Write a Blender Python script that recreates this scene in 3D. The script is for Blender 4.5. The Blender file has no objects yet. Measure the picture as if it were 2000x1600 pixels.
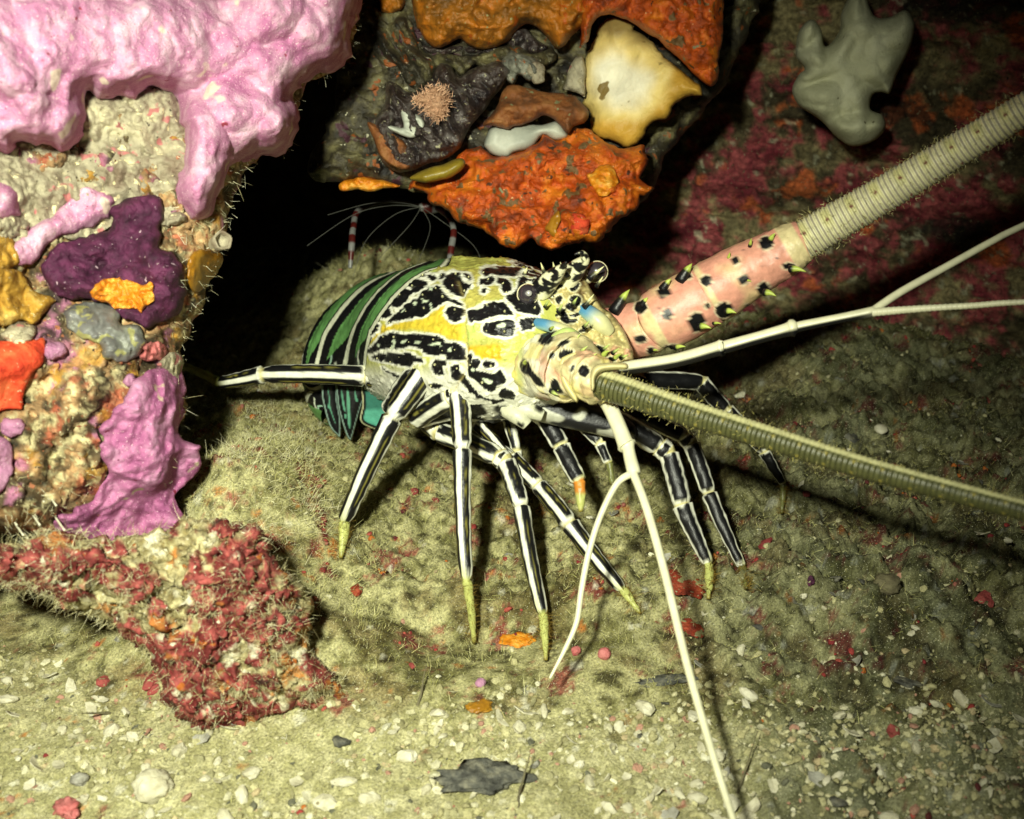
import bpy, math, random
import numpy as np
from mathutils import Vector

random.seed(7)
RS = np.random.RandomState(11)
S = bpy.context.scene
COL = S.collection

# ------------------------------------------------------------------ camera, world, light, exposure
CAM_H, PITCH, FPX = 0.315, math.radians(25), 2144.0
camd = bpy.data.cameras.new("camera")
cam = bpy.data.objects.new("camera", camd)
COL.objects.link(cam)
cam.location = (0, 0, CAM_H)
cam.rotation_euler = (math.radians(90) - PITCH, 0, 0)
camd.sensor_width = 36
camd.lens = FPX / 2000 * 36
camd.clip_start = 0.01
camd.clip_end = 60
camd.dof.use_dof = True
camd.dof.focus_distance = 0.565
camd.dof.aperture_fstop = 12
S.camera = cam

world = bpy.data.worlds.new("World")
S.world = world
world.use_nodes = True
wn = world.node_tree.nodes
bg = wn["Background"]
sky = wn.new("ShaderNodeTexSky")
sky.sky_type = 'NISHITA'
sky.sun_disc = False
sky.sun_elevation = math.radians(4)
sky.sun_rotation = math.radians(200)
world.node_tree.links.new(sky.outputs[0], bg.inputs[0])
bg.inputs[1].default_value = 0.0015          # almost no daylight gets down into this cave

ld = bpy.data.lights.new("strobe", 'SPOT')   # the diver's strobe, the only lamp that lit the photograph
ld.energy = 30.5
ld.color = (0.98, 1.0, 0.79)
ld.spot_size = math.radians(77)
ld.spot_blend = 1.0
ld.shadow_soft_size = 0.018
strobe = bpy.data.objects.new("strobe", ld)
COL.objects.link(strobe)
strobe.location = (-0.088, -0.02, CAM_H + 0.11)
_t = Vector((-0.105, 0.46, 0.07))
strobe.rotation_euler = (_t - strobe.location).to_track_quat('-Z', 'Y').to_euler()

S.view_settings.view_transform = 'Standard'
S.view_settings.look = 'None'
S.view_settings.exposure = 0.0
S.view_settings.gamma = 1.0
S.view_settings.use_curve_mapping = False
S.cycles.max_bounces = 4
S.cycles.diffuse_bounces = 2
S.cycles.use_denoising = True

# ------------------------------------------------------------------ helpers: projection, noise, meshes
CAMP = np.array([0, 0, CAM_H])
FW = np.array([0, math.cos(PITCH), -math.sin(PITCH)])
UP = np.array([0, math.sin(PITCH), math.cos(PITCH)])
RT = np.array([1.0, 0, 0])

def P(px, py, d):
    px, py, d = np.asarray(px, float), np.asarray(py, float), np.asarray(d, float)
    return CAMP + d[..., None] * (FW + ((px - 1000) / FPX)[..., None] * RT - ((py - 800) / FPX)[..., None] * UP)

def proj(v):
    r = v - CAMP
    d = r @ FW
    return 1000 + FPX * (r @ RT) / d, 800 - FPX * (r @ UP) / d, d

def floor_d(py):
    return CAM_H / (math.sin(PITCH) + (py - 800) / FPX * math.cos(PITCH))

_PERM = RS.permutation(256)
_PERM = np.concatenate([_PERM, _PERM, _PERM])
_G = RS.normal(size=(256, 3)); _G /= np.linalg.norm(_G, axis=1)[:, None]

def noise(p, f, seed=0.0):
    q = p * f + np.array([17.3, 5.1, 9.7]) * (seed + 1.37)
    i = np.floor(q).astype(np.int64); fr = q - i
    u = fr * fr * fr * (fr * (fr * 6 - 15) + 10)
    i &= 255
    out = np.zeros(len(q))
    for dx in (0, 1):
        wx = u[:, 0] if dx else 1 - u[:, 0]
        for dy in (0, 1):
            wy = u[:, 1] if dy else 1 - u[:, 1]
            for dz in (0, 1):
                wz = u[:, 2] if dz else 1 - u[:, 2]
                h = _PERM[_PERM[_PERM[i[:, 0] + dx] + (i[:, 1] + dy) % 256] + (i[:, 2] + dz) % 256]
                g = _G[h]
                out += wx * wy * wz * (g[:, 0] * (fr[:, 0] - dx) + g[:, 1] * (fr[:, 1] - dy) + g[:, 2] * (fr[:, 2] - dz))
    return out * 1.5

def fbm(p, f, o=4, seed=0.0, gain=0.5):
    a, s = 1.0, np.zeros(len(p))
    for k in range(o):
        s += a * noise(p, f, seed + k * 3.1); a *= gain; f *= 2.03
    return s

def billow(p, f, o=3, seed=0.0, gain=0.45):
    a, s = 1.0, np.zeros(len(p))
    for k in range(o):
        s += a * (np.abs(noise(p, f, seed + k * 2.7)) * 2 - 0.5); a *= gain; f *= 2.1
    return s

def sstep(a, b, x):
    t = np.clip((x - a) / (b - a), 0, 1)
    return t * t * (3 - 2 * t)

def mix(a, b, t):
    return a + (b - a) * t[:, None]

def mesh(name, V, F, m, parent=None, smooth=True, col=None):
    """V (n,3); F (k,4) or (k,3) index array; linked as one mesh object, origin at its middle."""
    V = np.asarray(V, float); F = np.asarray(F, np.int64)
    c = (V.min(0) + V.max(0)) / 2
    me = bpy.data.meshes.new(name)
    n, k = len(F), F.shape[1]
    me.vertices.add(len(V)); me.vertices.foreach_set('co', (V - c).astype(np.float32).ravel())
    me.loops.add(n * k); me.loops.foreach_set('vertex_index', F.astype(np.int32).ravel())
    me.polygons.add(n)
    me.polygons.foreach_set('loop_start', np.arange(0, n * k, k, dtype=np.int32))
    me.polygons.foreach_set('loop_total', np.full(n, k, dtype=np.int32))
    me.polygons.foreach_set('use_smooth', np.full(n, smooth, dtype=bool))
    me.update(calc_edges=True); me.validate()
    if col is not None:
        a = me.color_attributes.new('Col', 'FLOAT_COLOR', 'POINT')
        cc = np.ones((len(V), 4), np.float32); cc[:, :3] = np.clip(col, 0, 1)
        a.data.foreach_set('color', cc.ravel())
    me.materials.append(m)
    o = bpy.data.objects.new(name, me)
    COL.objects.link(o)
    o.location = Vector(c)
    if parent is not None:
        bpy.context.view_layer.update()
        o.parent = parent
        o.location = Vector(c) - world_loc(parent)
    return o

def world_loc(o):
    v = Vector(o.location)
    while o.parent is not None:
        o = o.parent; v = v + Vector(o.location)
    return v

def tag(o, label=None, cat=None, group=None, kind=None):
    if label: o['label'] = label
    if cat: o['category'] = cat
    if group: o['group'] = group
    if kind: o['kind'] = kind
    return o

def empty(name, loc):
    o = bpy.data.objects.new(name, None)
    o.empty_display_size = 0.01
    COL.objects.link(o); o.location = Vector(loc)
    return o

# ------------------------------------------------------------------ materials
def organic(name, cols, scale=60, rough=0.6, spec=0.4, bump=0.3, bscale=400, speck=None, attr=False, contrast=0.5, dist=0.0015, wet=0.0):
    """Two or three colours mottled by noise, optional specks, fine relief. attr: multiply a colour attribute instead."""
    m = bpy.data.materials.new(name); m.use_nodes = True
    nt = m.node_tree; N, L = nt.nodes, nt.links
    b = N["Principled BSDF"]
    geo = N.new("ShaderNodeNewGeometry")
    def tex(sc, det=6, rg=0.6):
        t = N.new("ShaderNodeTexNoise"); t.inputs["Scale"].default_value = sc
        t.inputs["Detail"].default_value = det; t.inputs["Roughness"].default_value = rg
        L.new(geo.outputs["Position"], t.inputs["Vector"]); return t
    if attr:
        a = N.new("ShaderNodeAttribute"); a.attribute_name = 'Col'
        t = tex(scale)
        mr = N.new("ShaderNodeMapRange"); mr.inputs[1].default_value = 0.3; mr.inputs[2].default_value = 0.7
        mr.inputs[3].default_value = 1 - contrast; mr.inputs[4].default_value = 1 + contrast
        L.new(t.outputs[0], mr.inputs[0])
        mx = N.new("ShaderNodeVectorMath"); mx.operation = 'SCALE'
        L.new(a.outputs["Color"], mx.inputs[0]); L.new(mr.outputs[0], mx.inputs["Scale"])
        out = mx.outputs[0]
    else:
        t = tex(scale)
        r = N.new("ShaderNodeValToRGB"); e = r.color_ramp.elements
        e[0].position, e[1].position = 0.34, 0.66
        e[0].color = (*cols[0], 1); e[1].color = (*cols[-1], 1)
        for k, c in enumerate(cols[1:-1]):
            x = e.new(0.34 + 0.32 * (k + 1) / (len(cols) - 1)); x.color = (*c, 1)
        L.new(t.outputs[0], r.inputs[0]); out = r.outputs[0]
    if speck:
        for sc_, thr, c in speck:
            t2 = tex(sc_, 2, 0.5)
            mr = N.new("ShaderNodeMapRange"); mr.inputs[1].default_value = thr; mr.inputs[2].default_value = thr + 0.035
            L.new(t2.outputs[0], mr.inputs[0])
            mx = N.new("ShaderNodeMix"); mx.data_type = 'RGBA'
            L.new(mr.outputs[0], mx.inputs[0]); L.new(out, mx.inputs[6]); mx.inputs[7].default_value = (*c, 1)
            out = mx.outputs[2]
    L.new(out, b.inputs["Base Color"])
    b.inputs["Roughness"].default_value = rough
    b.inputs["Specular IOR Level"].default_value = spec
    if wet: 
        b.inputs["Coat Weight"].default_value = wet; b.inputs["Coat Roughness"].default_value = 0.25
    if bump:
        t3 = tex(bscale, 5, 0.65)
        bp = N.new("ShaderNodeBump"); bp.inputs["Strength"].default_value = bump; bp.inputs["Distance"].default_value = dist
        L.new(t3.outputs[0], bp.inputs["Height"]); L.new(bp.outputs[0], b.inputs["Normal"])
    return m

M = {}
M['ground'] = organic('turf_ground', None, 900, 0.85, 0.2, 0.8, 900, attr=True, contrast=0.55, speck=[(1500, 0.66, (.62, .60, .42)), (1100, 0.69, (.03, .025, .015))])
M['attr'] = organic('painted_shell', None, 300, 0.38, 0.42, 0.35, 700, attr=True, contrast=0.18, dist=0.0006)
M['horny'] = organic('smooth_cuticle', None, 260, 0.4, 0.5, 0.1, 700, attr=True, contrast=0.10, dist=0.0005)
M['grit'] = organic('coral_grit', None, 1200, 0.7, 0.3, 0.5, 1500, attr=True, contrast=0.3)
M['hair'] = organic('turf_filaments', None, 200, 0.7, 0.2, 0, attr=True, contrast=0.3)
M['rockbrown'] = organic('brown_reef_rock', None, 160, 0.65, 0.35, 1.0, 420, attr=True, contrast=.55, speck=[(700, .67, (.55, .5, .3)), (260, .66, (.30, .11, .05)), (330, .70, (.02, .018, .012))])
M['pale'] = organic('pale_encrusted_rock', [(.20, .15, .10), (.36, .32, .22), (.52, .47, .31)], 60, 0.6, 0.4, 0.9, 420, speck=[(230, .645, (.80, .72, .42)), (110, .64, (.44, .16, .15)), (300, .70, (.06, .045, .03))])
M['pink'] = organic('pink_sponge', [(.48, .17, .33), (.60, .28, .44), (.74, .48, .60)], 80, 0.8, 0.14, 1.0, 900, speck=[(1300, .64, (.84, .62, .66)), (900, .69, (.36, .10, .18)), (170, .715, (.30, .05, .08)), (60, .68, (.78, .62, .52))], dist=0.0008)
M['mauve'] = organic('mauve_sponge', [(.28, .08, .19), (.41, .14, .28), (.52, .25, .40)], 80, 0.8, 0.14, 1.0, 800, speck=[(1200, .65, (.62, .36, .48)), (900, .69, (.16, .03, .08)), (170, .72, (.22, .03, .06)), (75, .69, (.50, .42, .28)), (1000, .72, (.75, .5, .55))], dist=0.0007)
M['purple'] = organic('purple_sponge', [(.035, .006, .022), (.072, .011, .044), (.13, .024, .078)], 150, 0.6, 0.4, 0.9, 600, speck=[(420, .70, (.5, .36, .42)), (800, .72, (.5, .4, .4))])
M['ochre'] = organic('ochre_sponge', [(.30, .15, .02), (.48, .27, .04), (.62, .42, .11)], 110, 0.75, 0.2, 1.0, 520, speck=[(700, .66, (.68, .55, .28)), (260, .68, (.16, .08, .01))])
M['amber'] = organic('amber_ascidian', [(.26, .11, .008), (.36, .17, .012), (.45, .24, .03)], 90, 0.4, 0.5, 0.3, 300)
M['grey'] = organic('grey_ascidian', [(.10, .10, .09), (.15, .15, .145), (.20, .21, .16)], 50, 0.4, 0.5, 0.4, 500, speck=[(600, .67, (.34, .34, .28)), (130, .60, (.28, .27, .11)), (190, .70, (.02, .02, .015))])
M['scarlet'] = organic('scarlet_sponge', [(.46, .035, .014), (.64, .070, .025), (.70, .14, .05)], 120, 0.7, 0.22, 0.9, 520, speck=[(260, .68, (.30, .02, .01)), (500, .69, (.62, .40, .24))])
M['lilac'] = organic('lilac_sponge', [(.40, .17, .30), (.54, .28, .42)], 110, 0.75, 0.2, 0.9, 600, speck=[(900, .67, (.66, .45, .52))])
M['orangebit'] = organic('orange_crust', [(.55, .14, .004), (.75, .26, .01), (.82, .42, .06)], 200, 0.35, 0.6, 0.8, 500)
M['coralline'] = organic('red_coralline', None, 240, 0.7, 0.3, 1.0, 420, attr=True, contrast=.5, speck=[ (100, .69, (.42, .12, .02)), (210, .70, (.66, .62, .46)), (620, .70, (.75, .68, .5))])
M['turfrock'] = organic('turf_covered_rock', [(.14, .12, .05), (.27, .24, .10), (.40, .36, .17)], 160, 0.85, 0.2, 1.0, 700, speck=[(85, .62, (.36, .06, .05)), (230, .66, (.42, .20, .12)), (800, .68, (.6, .57, .38))])
M['orange'] = organic('orange_encrusting_sponge', [(.17, .026, .004), (.52, .082, .005), (.72, .20, .010)], 70, 0.42, 0.5, 1.0, 520, speck=[(120, .61, (.16, .09, .03)), (500, .70, (.72, .45, .2)), (150, .67, (.07, .025, .01)), (90, .68, (.22, .23, .12))])
M['orangebrown'] = organic('orange_brown_sponge', [(.12, .055, .008), (.36, .13, .010), (.56, .17, .010)], 60, 0.45, 0.5, 0.9, 300, speck=[(260, .68, (.34, .30, .12)), (120, .65, (.45, .10, .008))])
M['cream'] = organic('cream_yellow_shell', None, 40, 0.45, 0.4, 0.5, 420, attr=True, contrast=.22, speck=[(90, .70, (.22, .15, .04))])
M['greyshell'] = organic('grey_white_shell', [(.34, .36, .30), (.46, .48, .40), (.58, .58, .46)], 45, 0.5, 0.4, 0.3, 300)
M['greyshell2'] = organic('grey_crusted_lip', [(.05, .05, .045), (.17, .17, .13), (.38, .37, .29)], 130, 0.5, 0.4, 0.9, 420, speck=[(200, .67, (.34, .10, .03))])
M['slab'] = organic('rust_brown_slab', [(.10, .04, .015), (.22, .075, .02), (.30, .13, .04)], 80, 0.6, 0.35, 0.8, 420, speck=[(180, .67, (.22, .21, .1))])
M['oyster'] = organic('dark_oyster_shell', [(.014, .010, .012), (.050, .034, .030), (.16, .14, .13)], 120, 0.32, 0.6, 1.0, 420, speck=[(320, .655, (.40, .38, .24)), (600, .70, (.5, .48, .4))])
M['oysterlip'] = organic('olive_oyster_lip', [(.010, .009, .008), (.055, .046, .024), (.19, .17, .075)], 75, 0.5, 0.5, 1.0, 400, speck=[(260, .68, (.5, .48, .33)), (110, .63, (.26, .075, .015)), (70, .64, (.06, .02, .03))])
M['olivesponge'] = organic('olive_yellow_sponge', [(.16, .11, .01), (.30, .22, .02)], 70, 0.4, 0.5, 0.4, 300)
M['peach'] = organic('peach_soft_coral', [(.42, .22, .12), (.60, .36, .22)], 300, 0.8, 0.2, 1.0, 900)
M['wallrock'] = organic('maroon_cave_rock', None, 260, 0.8, 0.25, 1.0, 500, attr=True, contrast=0.6, speck=[(600, .69, (.30, .29, .17)), (420, .70, (.015, .012, .01))])
M['darkrock'] = organic('dark_cave_rock', [(.02, .018, .012), (.06, .05, .03), (.09, .08, .05)], 40, 0.9, 0.1, 0.8, 200)
M['palesponge'] = organic('pale_grey_sponge', [(.42, .42, .26), (.52, .52, .34), (.62, .62, .43)], 38, 0.65, 0.3, 0.6, 500, speck=[(140, .72, (.10, .09, .04)), (700, .70, (.5, .5, .36))])
M['shell'] = organic('shell_fragment', [(.42, .39, .26), (.55, .52, .37), (.66, .63, .48)], 180, 0.55, 0.4, 0.5, 700, speck=[(200, .68, (.2, .17, .09))])
M['greyshard'] = organic('grey_shell_shard', [(.20, .19, .15), (.32, .31, .26), (.46, .45, .38)], 160, 0.55, 0.4, 0.5, 700)
M['redbit'] = organic('pink_red_fragment', [(.45, .10, .10), (.58, .20, .19)], 160, 0.6, 0.4, 0.7, 600)
M['whitebit'] = organic('bleached_fragment', [(.55, .52, .38), (.72, .69, .53)], 150, 0.6, 0.4, 0.6, 600)
M['twig'] = organic('brown_twig', [(.10, .085, .05), (.20, .18, .10)], 200, 0.8, 0.2, 0.6, 500)
M['blackbit'] = organic('blackened_fragment', [(.03, .03, .026), (.09, .09, .075), (.20, .19, .14)], 220, 0.6, 0.4, 0.8, 600)

# ------------------------------------------------------------------ outlines and inflated forms
def smooth_poly(pts, n=4, jag=0.0, seed=0, sharp=False):
    p = np.asarray(pts, float)
    k = len(p)
    out = []
    for i in range(k):
        a, b, c, d = p[i - 1], p[i], p[(i + 1) % k], p[(i + 2) % k]
        for t in np.arange(n) / n:
            if sharp: out.append(b + (c - b) * t)
            else:
                out.append(0.5 * ((2 * b) + (-a + c) * t + (2 * a - 5 * b + 4 * c - d) * t * t + (-a + 3 * b - 3 * c + d) * t ** 3))
    out = np.array(out)
    if jag:
        q = np.c_[out, np.full(len(out), seed * 7.7)]
        # resample denser first so that the ragged edge has fine teeth
        seg = np.linalg.norm(np.roll(out, -1, 0) - out, axis=1)
        dense = []
        for i in range(len(out)):
            m_ = max(1, int(seg[i] / 6))
            for t in range(m_): dense.append(out[i] + (out[(i + 1) % len(out)] - out[i]) * t / m_)
        out = np.array(dense); q = np.c_[out, np.full(len(out), seed * 7.7)]
        dx = fbm(q, 1 / 34., 3, seed, 0.6); dy = fbm(q, 1 / 34., 3, seed + 9, 0.6)
        out = out + np.c_[dx, dy] * jag
    return out

def inside(pt, poly):
    x, y = pt[:, 0], pt[:, 1]
    r = np.zeros(len(pt), bool)
    j = len(poly) - 1
    for i in range(len(poly)):
        xi, yi = poly[i]; xj, yj = poly[j]
        if yi != yj:
            c = ((yi > y) != (yj > y)) & (x < (xj - xi) * (y - yi) / (yj - yi) + xi)
            r ^= c
        j = i
    return r

def edge_dist(pt, poly, nearest=False):
    best = np.full(len(pt), 1e9); npt = pt.copy()
    for i in range(len(poly)):
        a, b = poly[i - 1], poly[i]
        ab = b - a; l2 = ab @ ab + 1e-9
        t = np.clip(((pt - a) @ ab) / l2, 0, 1)
        q = a + t[:, None] * ab
        d = np.sum((pt - q) ** 2, 1)
        k = d < best
        best[k] = d[k]
        if nearest: npt[k] = q[k]
    return (np.sqrt(best), npt) if nearest else np.sqrt(best)

def sdf(pt, poly):
    d = edge_dist(pt, poly)
    return np.where(inside(pt, poly), -d, d)

class Surf:
    """remembers the front of a form, so that others can be laid on it"""
    def __init__(s, px, py, d, cell=6.0):
        s.cell = cell; s.x0, s.y0 = px.min(), py.min()
        w, h = int((px.max() - s.x0) / cell) + 2, int((py.max() - s.y0) / cell) + 2
        g = np.full((h, w), np.inf)
        np.minimum.at(g, (((py - s.y0) / cell).astype(int), ((px - s.x0) / cell).astype(int)), d)
        for _ in range(60):
            m_ = ~np.isfinite(g)
            if not m_.any(): break
            acc = np.zeros_like(g); cnt = np.zeros_like(g)
            for dy, dx in ((0, 1), (0, -1), (1, 0), (-1, 0)):
                r = np.roll(np.roll(g, dy, 0), dx, 1); ok = np.isfinite(r)
                acc[ok] += r[ok]; cnt[ok] += 1
            f = m_ & (cnt > 0); g[f] = acc[f] / cnt[f]
        g[~np.isfinite(g)] = np.nanmean(g[np.isfinite(g)])
        for _ in range(2):
            pz = np.pad(g, 1, mode='edge')
            g = (pz[1:-1, 1:-1] * 2 + pz[:-2, 1:-1] + pz[2:, 1:-1] + pz[1:-1, :-2] + pz[1:-1, 2:]) / 6
        s.g = g
    def __call__(s, px, py):
        return s.look(s.g, px, py)
    def look(s, g, px, py):
        y = np.clip((py - s.y0) / s.cell - .5, 0, g.shape[0] - 1.001); x = np.clip((px - s.x0) / s.cell - .5, 0, g.shape[1] - 1.001)
        i, j = y.astype(int), x.astype(int); fy_, fx_ = y - i, x - j
        return (g[i, j] * (1 - fx_) + g[i, j + 1] * fx_) * (1 - fy_) + (g[i + 1, j] * (1 - fx_) + g[i + 1, j + 1] * fx_) * fy_
    def soft(s, px, py, n=14):
        """the same front with its small lumps smoothed away"""
        if not hasattr(s, 'gs'):
            g = s.g
            for _ in range(n):
                pz = np.pad(g, 1, mode='edge')
                g = (pz[1:-1, 1:-1] + pz[:-2, 1:-1] + pz[2:, 1:-1] + pz[1:-1, :-2] + pz[1:-1, 2:]) / 5
            s.gs = g
        return s.look(s.gs, px, py)

SURF = {}

def form(name, poly, base, T, mat, Tb=0.01, edge=40, step=4.0, lumps=(), wob=(0.0, 60), jag=0.0, sharp=False, sub=4,
         parent=None, colf=None, holes=(), key=None, seed=0, shape=None, power=0.5):
    """A solid body: outline `poly` (photo points), its own depth `base`, swelling T towards the viewer and Tb away."""
    pl = smooth_poly(poly, sub, jag, seed, sharp)
    x0, y0 = pl.min(0) - step; x1, y1 = pl.max(0) + step
    nx, ny = int((x1 - x0) / step) + 2, int((y1 - y0) / step) + 2
    gx, gy = np.meshgrid(x0 + np.arange(nx) * step, y0 + np.arange(ny) * step)
    cen = np.c_[(gx[:-1, :-1] + step / 2).ravel(), (gy[:-1, :-1] + step / 2).ravel()]
    keep = inside(cen, pl)
    for h in holes: keep &= ~inside(cen, smooth_poly(h, 4))
    kc = keep.reshape(ny - 1, nx - 1)
    cnt = np.zeros((ny, nx), int)
    cnt[:-1, :-1] += kc; cnt[1:, :-1] += kc; cnt[:-1, 1:] += kc; cnt[1:, 1:] += kc
    used = cnt > 0; bnd = used & (cnt < 4)
    idx = -np.ones((ny, nx), int); idx[used] = np.arange(used.sum())
    pt = np.c_[gx[used], gy[used]]; ib = bnd[used]
    allp = [pl] + [smooth_poly(h, 4) for h in holes]
    de = np.full(len(pt), 1e9)
    near = pt.copy()
    for q in allp:
        d_, n_ = edge_dist(pt, q, True)
        k = d_ < de; de[k] = d_[k]; near[k] = n_[k]
    snap = ib & (de < 1.6 * step)
    pt[snap] = near[snap]; de[ib] = 0
    e = np.minimum(de / edge, 1)
    prof = (1 - (1 - e) ** 2) ** power
    D = base(pt[:, 0], pt[:, 1]) if callable(base) else np.full(len(pt), float(base))
    back = D + Tb * prof
    if shape is not None: D = D - shape(pt[:, 0], pt[:, 1]) * prof
    W = P(pt[:, 0], pt[:, 1], D)
    h = np.zeros(len(pt))
    for (kind, amp, f, *o) in lumps:
        oc = o[0] if o else 3
        if kind == 'b': h += amp * billow(W, f, oc, seed)
        elif kind == 'r': h += amp * (0.5 - np.abs(fbm(W, f, oc, seed + 4)) * 1.6)
        elif kind == 'a':                      # layered ledges, stretched sideways
            h += amp * fbm(W * np.array([0.35, 0.7, 1.6]), f, oc, seed + 2)
        else: h += amp * fbm(W, f, oc, seed)
    Dn = D - T * prof - h * np.minimum(prof * 1.4, 1)
    V = P(pt[:, 0], pt[:, 1], Dn)
    if wob[0]:
        wv = np.c_[fbm(V, wob[1], 3, seed + 20), fbm(V, wob[1], 3, seed + 30), fbm(V, wob[1], 3, seed + 40)]
        V = V + wv * wob[0] * (0.35 + 0.65 * prof)[:, None]
    nb = ~ib
    bi = idx.ravel()[used.ravel()].copy(); bmap = np.arange(len(pt)); bmap[nb] = len(pt) + np.arange(nb.sum())
    VB = P(pt[nb, 0], pt[nb, 1], np.maximum(back[nb], Dn[nb] + 0.0008))
    a, b, c, d = idx[:-1, :-1][kc], idx[:-1, 1:][kc], idx[1:, 1:][kc], idx[1:, :-1][kc]
    Ff = np.c_[a, d, c, b]
    Fb = np.c_[bmap[a], bmap[b], bmap[c], bmap[d]]
    VV = np.vstack([V, VB])
    col = None
    if colf is not None:
        cf = colf(V, pt[:, 0], pt[:, 1], h)
        col = np.vstack([cf, cf[nb]])
    o = mesh(name, VV, np.vstack([Ff, Fb]), mat, parent, True, col)
    px, py, dd = proj(V)
    SURF[key or name] = Surf(px, py, dd)
    o_data = dict(V=V, F=Ff, px=px, py=py)
    FORM[key or name] = o_data
    return o

FORM = {}

def plane(d0, x0, y0, gx, gy):
    """depth d0 at (x0,y0), changing by gx, gy metres per 1000 photo points"""
    return lambda px, py: d0 + (px - x0) / 1000 * gx + (py - y0) / 1000 * gy

def circ(cx, cy, rx, ry=None, n=10, rot=0.0):
    ry = ry or rx
    a = np.arange(n) / n * 2 * math.pi
    x, y = rx * np.cos(a), ry * np.sin(a)
    return [(cx + x[i] * math.cos(rot) - y[i] * math.sin(rot), cy + x[i] * math.sin(rot) + y[i] * math.cos(rot)) for i in range(n)]

def hairs(name, srcs, n, length, width, cols, mat, droop=0.6, parent=None, weight=None, seed=1, lean=(0, 0, 0), segs=3, up=0.5):
    """a mass of thin bent blades growing from the listed surfaces"""
    r = np.random.RandomState(seed)
    Vs, Ns = [], []
    for V, F, wt in srcs:
        A, B, C = V[F[:, 0]], V[F[:, 1]], V[F[:, 2]]
        cr = np.cross(B - A, C - A); ar = np.linalg.norm(cr, axis=1) + 1e-12
        Vs.append(((A + C) / 2, cr / ar[:, None], ar * wt))
    pos = np.vstack([v[0] for v in Vs]); nor = np.vstack([v[1] for v in Vs]); w = np.concatenate([v[2] for v in Vs])
    i = r.choice(len(pos), n, p=w / w.sum())
    p = pos[i] + r.normal(size=(n, 3)) * 0.0012
    nn = nor[i]
    flip = (nn @ -FW) < -0.2
    nn[flip] *= -1
    dr = nn * (1 - up) + np.array([0, 0, up]) + r.normal(size=(n, 3)) * droop + np.array(lean)
    dr /= np.linalg.norm(dr, axis=1)[:, None]
    bend = r.normal(size=(n, 3)) * 0.5
    L_ = length * (0.45 + r.rand(n) ** 1.7 * 1.1)
    side = np.cross(dr, np.array([0.2, 1, -0.4])); side /= np.linalg.norm(side, axis=1)[:, None]
    wd = width * (0.6 + r.rand(n) * 0.8)
    rows = []
    for k in range(segs + 1):
        t = k / segs
        c = p - nn * 0.0008 + dr * (L_ * t)[:, None] + bend * (L_ * t * t * 0.5)[:, None]
        ww = wd * (1 - t * 0.75)
        rows.append(c - side * ww[:, None]); rows.append(c + side * ww[:, None])
    V = np.stack(rows, 1).reshape(-1, 3)
    st = 2 * (segs + 1)
    b0 = np.arange(n)[:, None] * st
    F = np.vstack([b0 + np.array([[2 * k, 2 * k + 1, 2 * k + 3, 2 * k + 2]]) for k in range(segs)])
    cc = np.array(cols)[r.randint(0, len(cols), n)] * (0.7 + 0.6 * r.rand(n))[:, None]
    col = np.repeat(cc, st, 0)
    return mesh(name, V, F, mat, parent, True, col)

# ------------------------------------------------------------------ the cave floor
def fpt(px, py):
    w = P(px, py, floor_d(py)); return w[0], w[1]

_b = [  # px, py of the spot, dx, dy in photo points it seems shifted, height, spread x, spread y
    (fpt(750, 640), 0.062, 0.085, 0.075),
    (fpt(470, 850), 0.022, 0.075, 0.065),
    (fpt(640, 1000), 0.010, 0.05, 0.05),
    (fpt(880, 1330), 0.007, 0.07, 0.03),
    (fpt(1330, 1290), 0.006, 0.05, 0.04),
    (fpt(1650, 1180), 0.012, 0.08, 0.06),
    (fpt(1850, 1330), 0.010, 0.05, 0.05),
    (fpt(1600, 700), 0.03, 0.16, 0.08),
]
for _p, _d, _h, _sx, _sy in (((395, 915), .525, .044, .040, .042), ((455, 870), .600, .030, .06, .05), ((535, 1030), .555, .026, .045, .045), ((610, 1190), .512, .014, .035, .03)):
    _q = P(_p[0], _p[1], _d); _b.append(((_q[0], _q[1]), _h, _sx, _sy))
def floor_z(x, y):
    p = np.c_[x, y, np.zeros(len(x))]
    z = np.zeros(len(x))
    for (cx, cy), h, sx, sy in _b:
        z += h * np.exp(-((x - cx) / sx) ** 2 - ((y - cy) / sy) ** 2)
    w = y + 0.018 * fbm(p, 14, 3, 5.0)
    step = sstep(0.425, 0.455, w + np.clip(-(x + 0.02), 0, 0.2) * -0.22)
    z += (step - 1) * 0.011
    z += 0.006 * fbm(p, 11, 3, 1.0) + 0.0022 * billow(p, 38, 2, 2.0) * (0.35 + 0.65 * step)
    tf = 0.25 + 0.75 * step
    z += (0.0036 * fbm(p, 80, 5, 3.0, 0.66) + 0.0016 * billow(p, 170, 3, 6.0) - 0.0022 * sstep(.25, .6, np.abs(fbm(p, 55, 3, 16.))) ) * tf
    z += 0.0007 * fbm(p, 520, 2, 8.0)
    z += sstep(.03, .14, x) * sstep(.80, .62, y) * (.006 * billow(p, 22, 2, 12.0, .5) + .008 * fbm(p, 45, 5, 13., .62))
    return z

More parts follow.
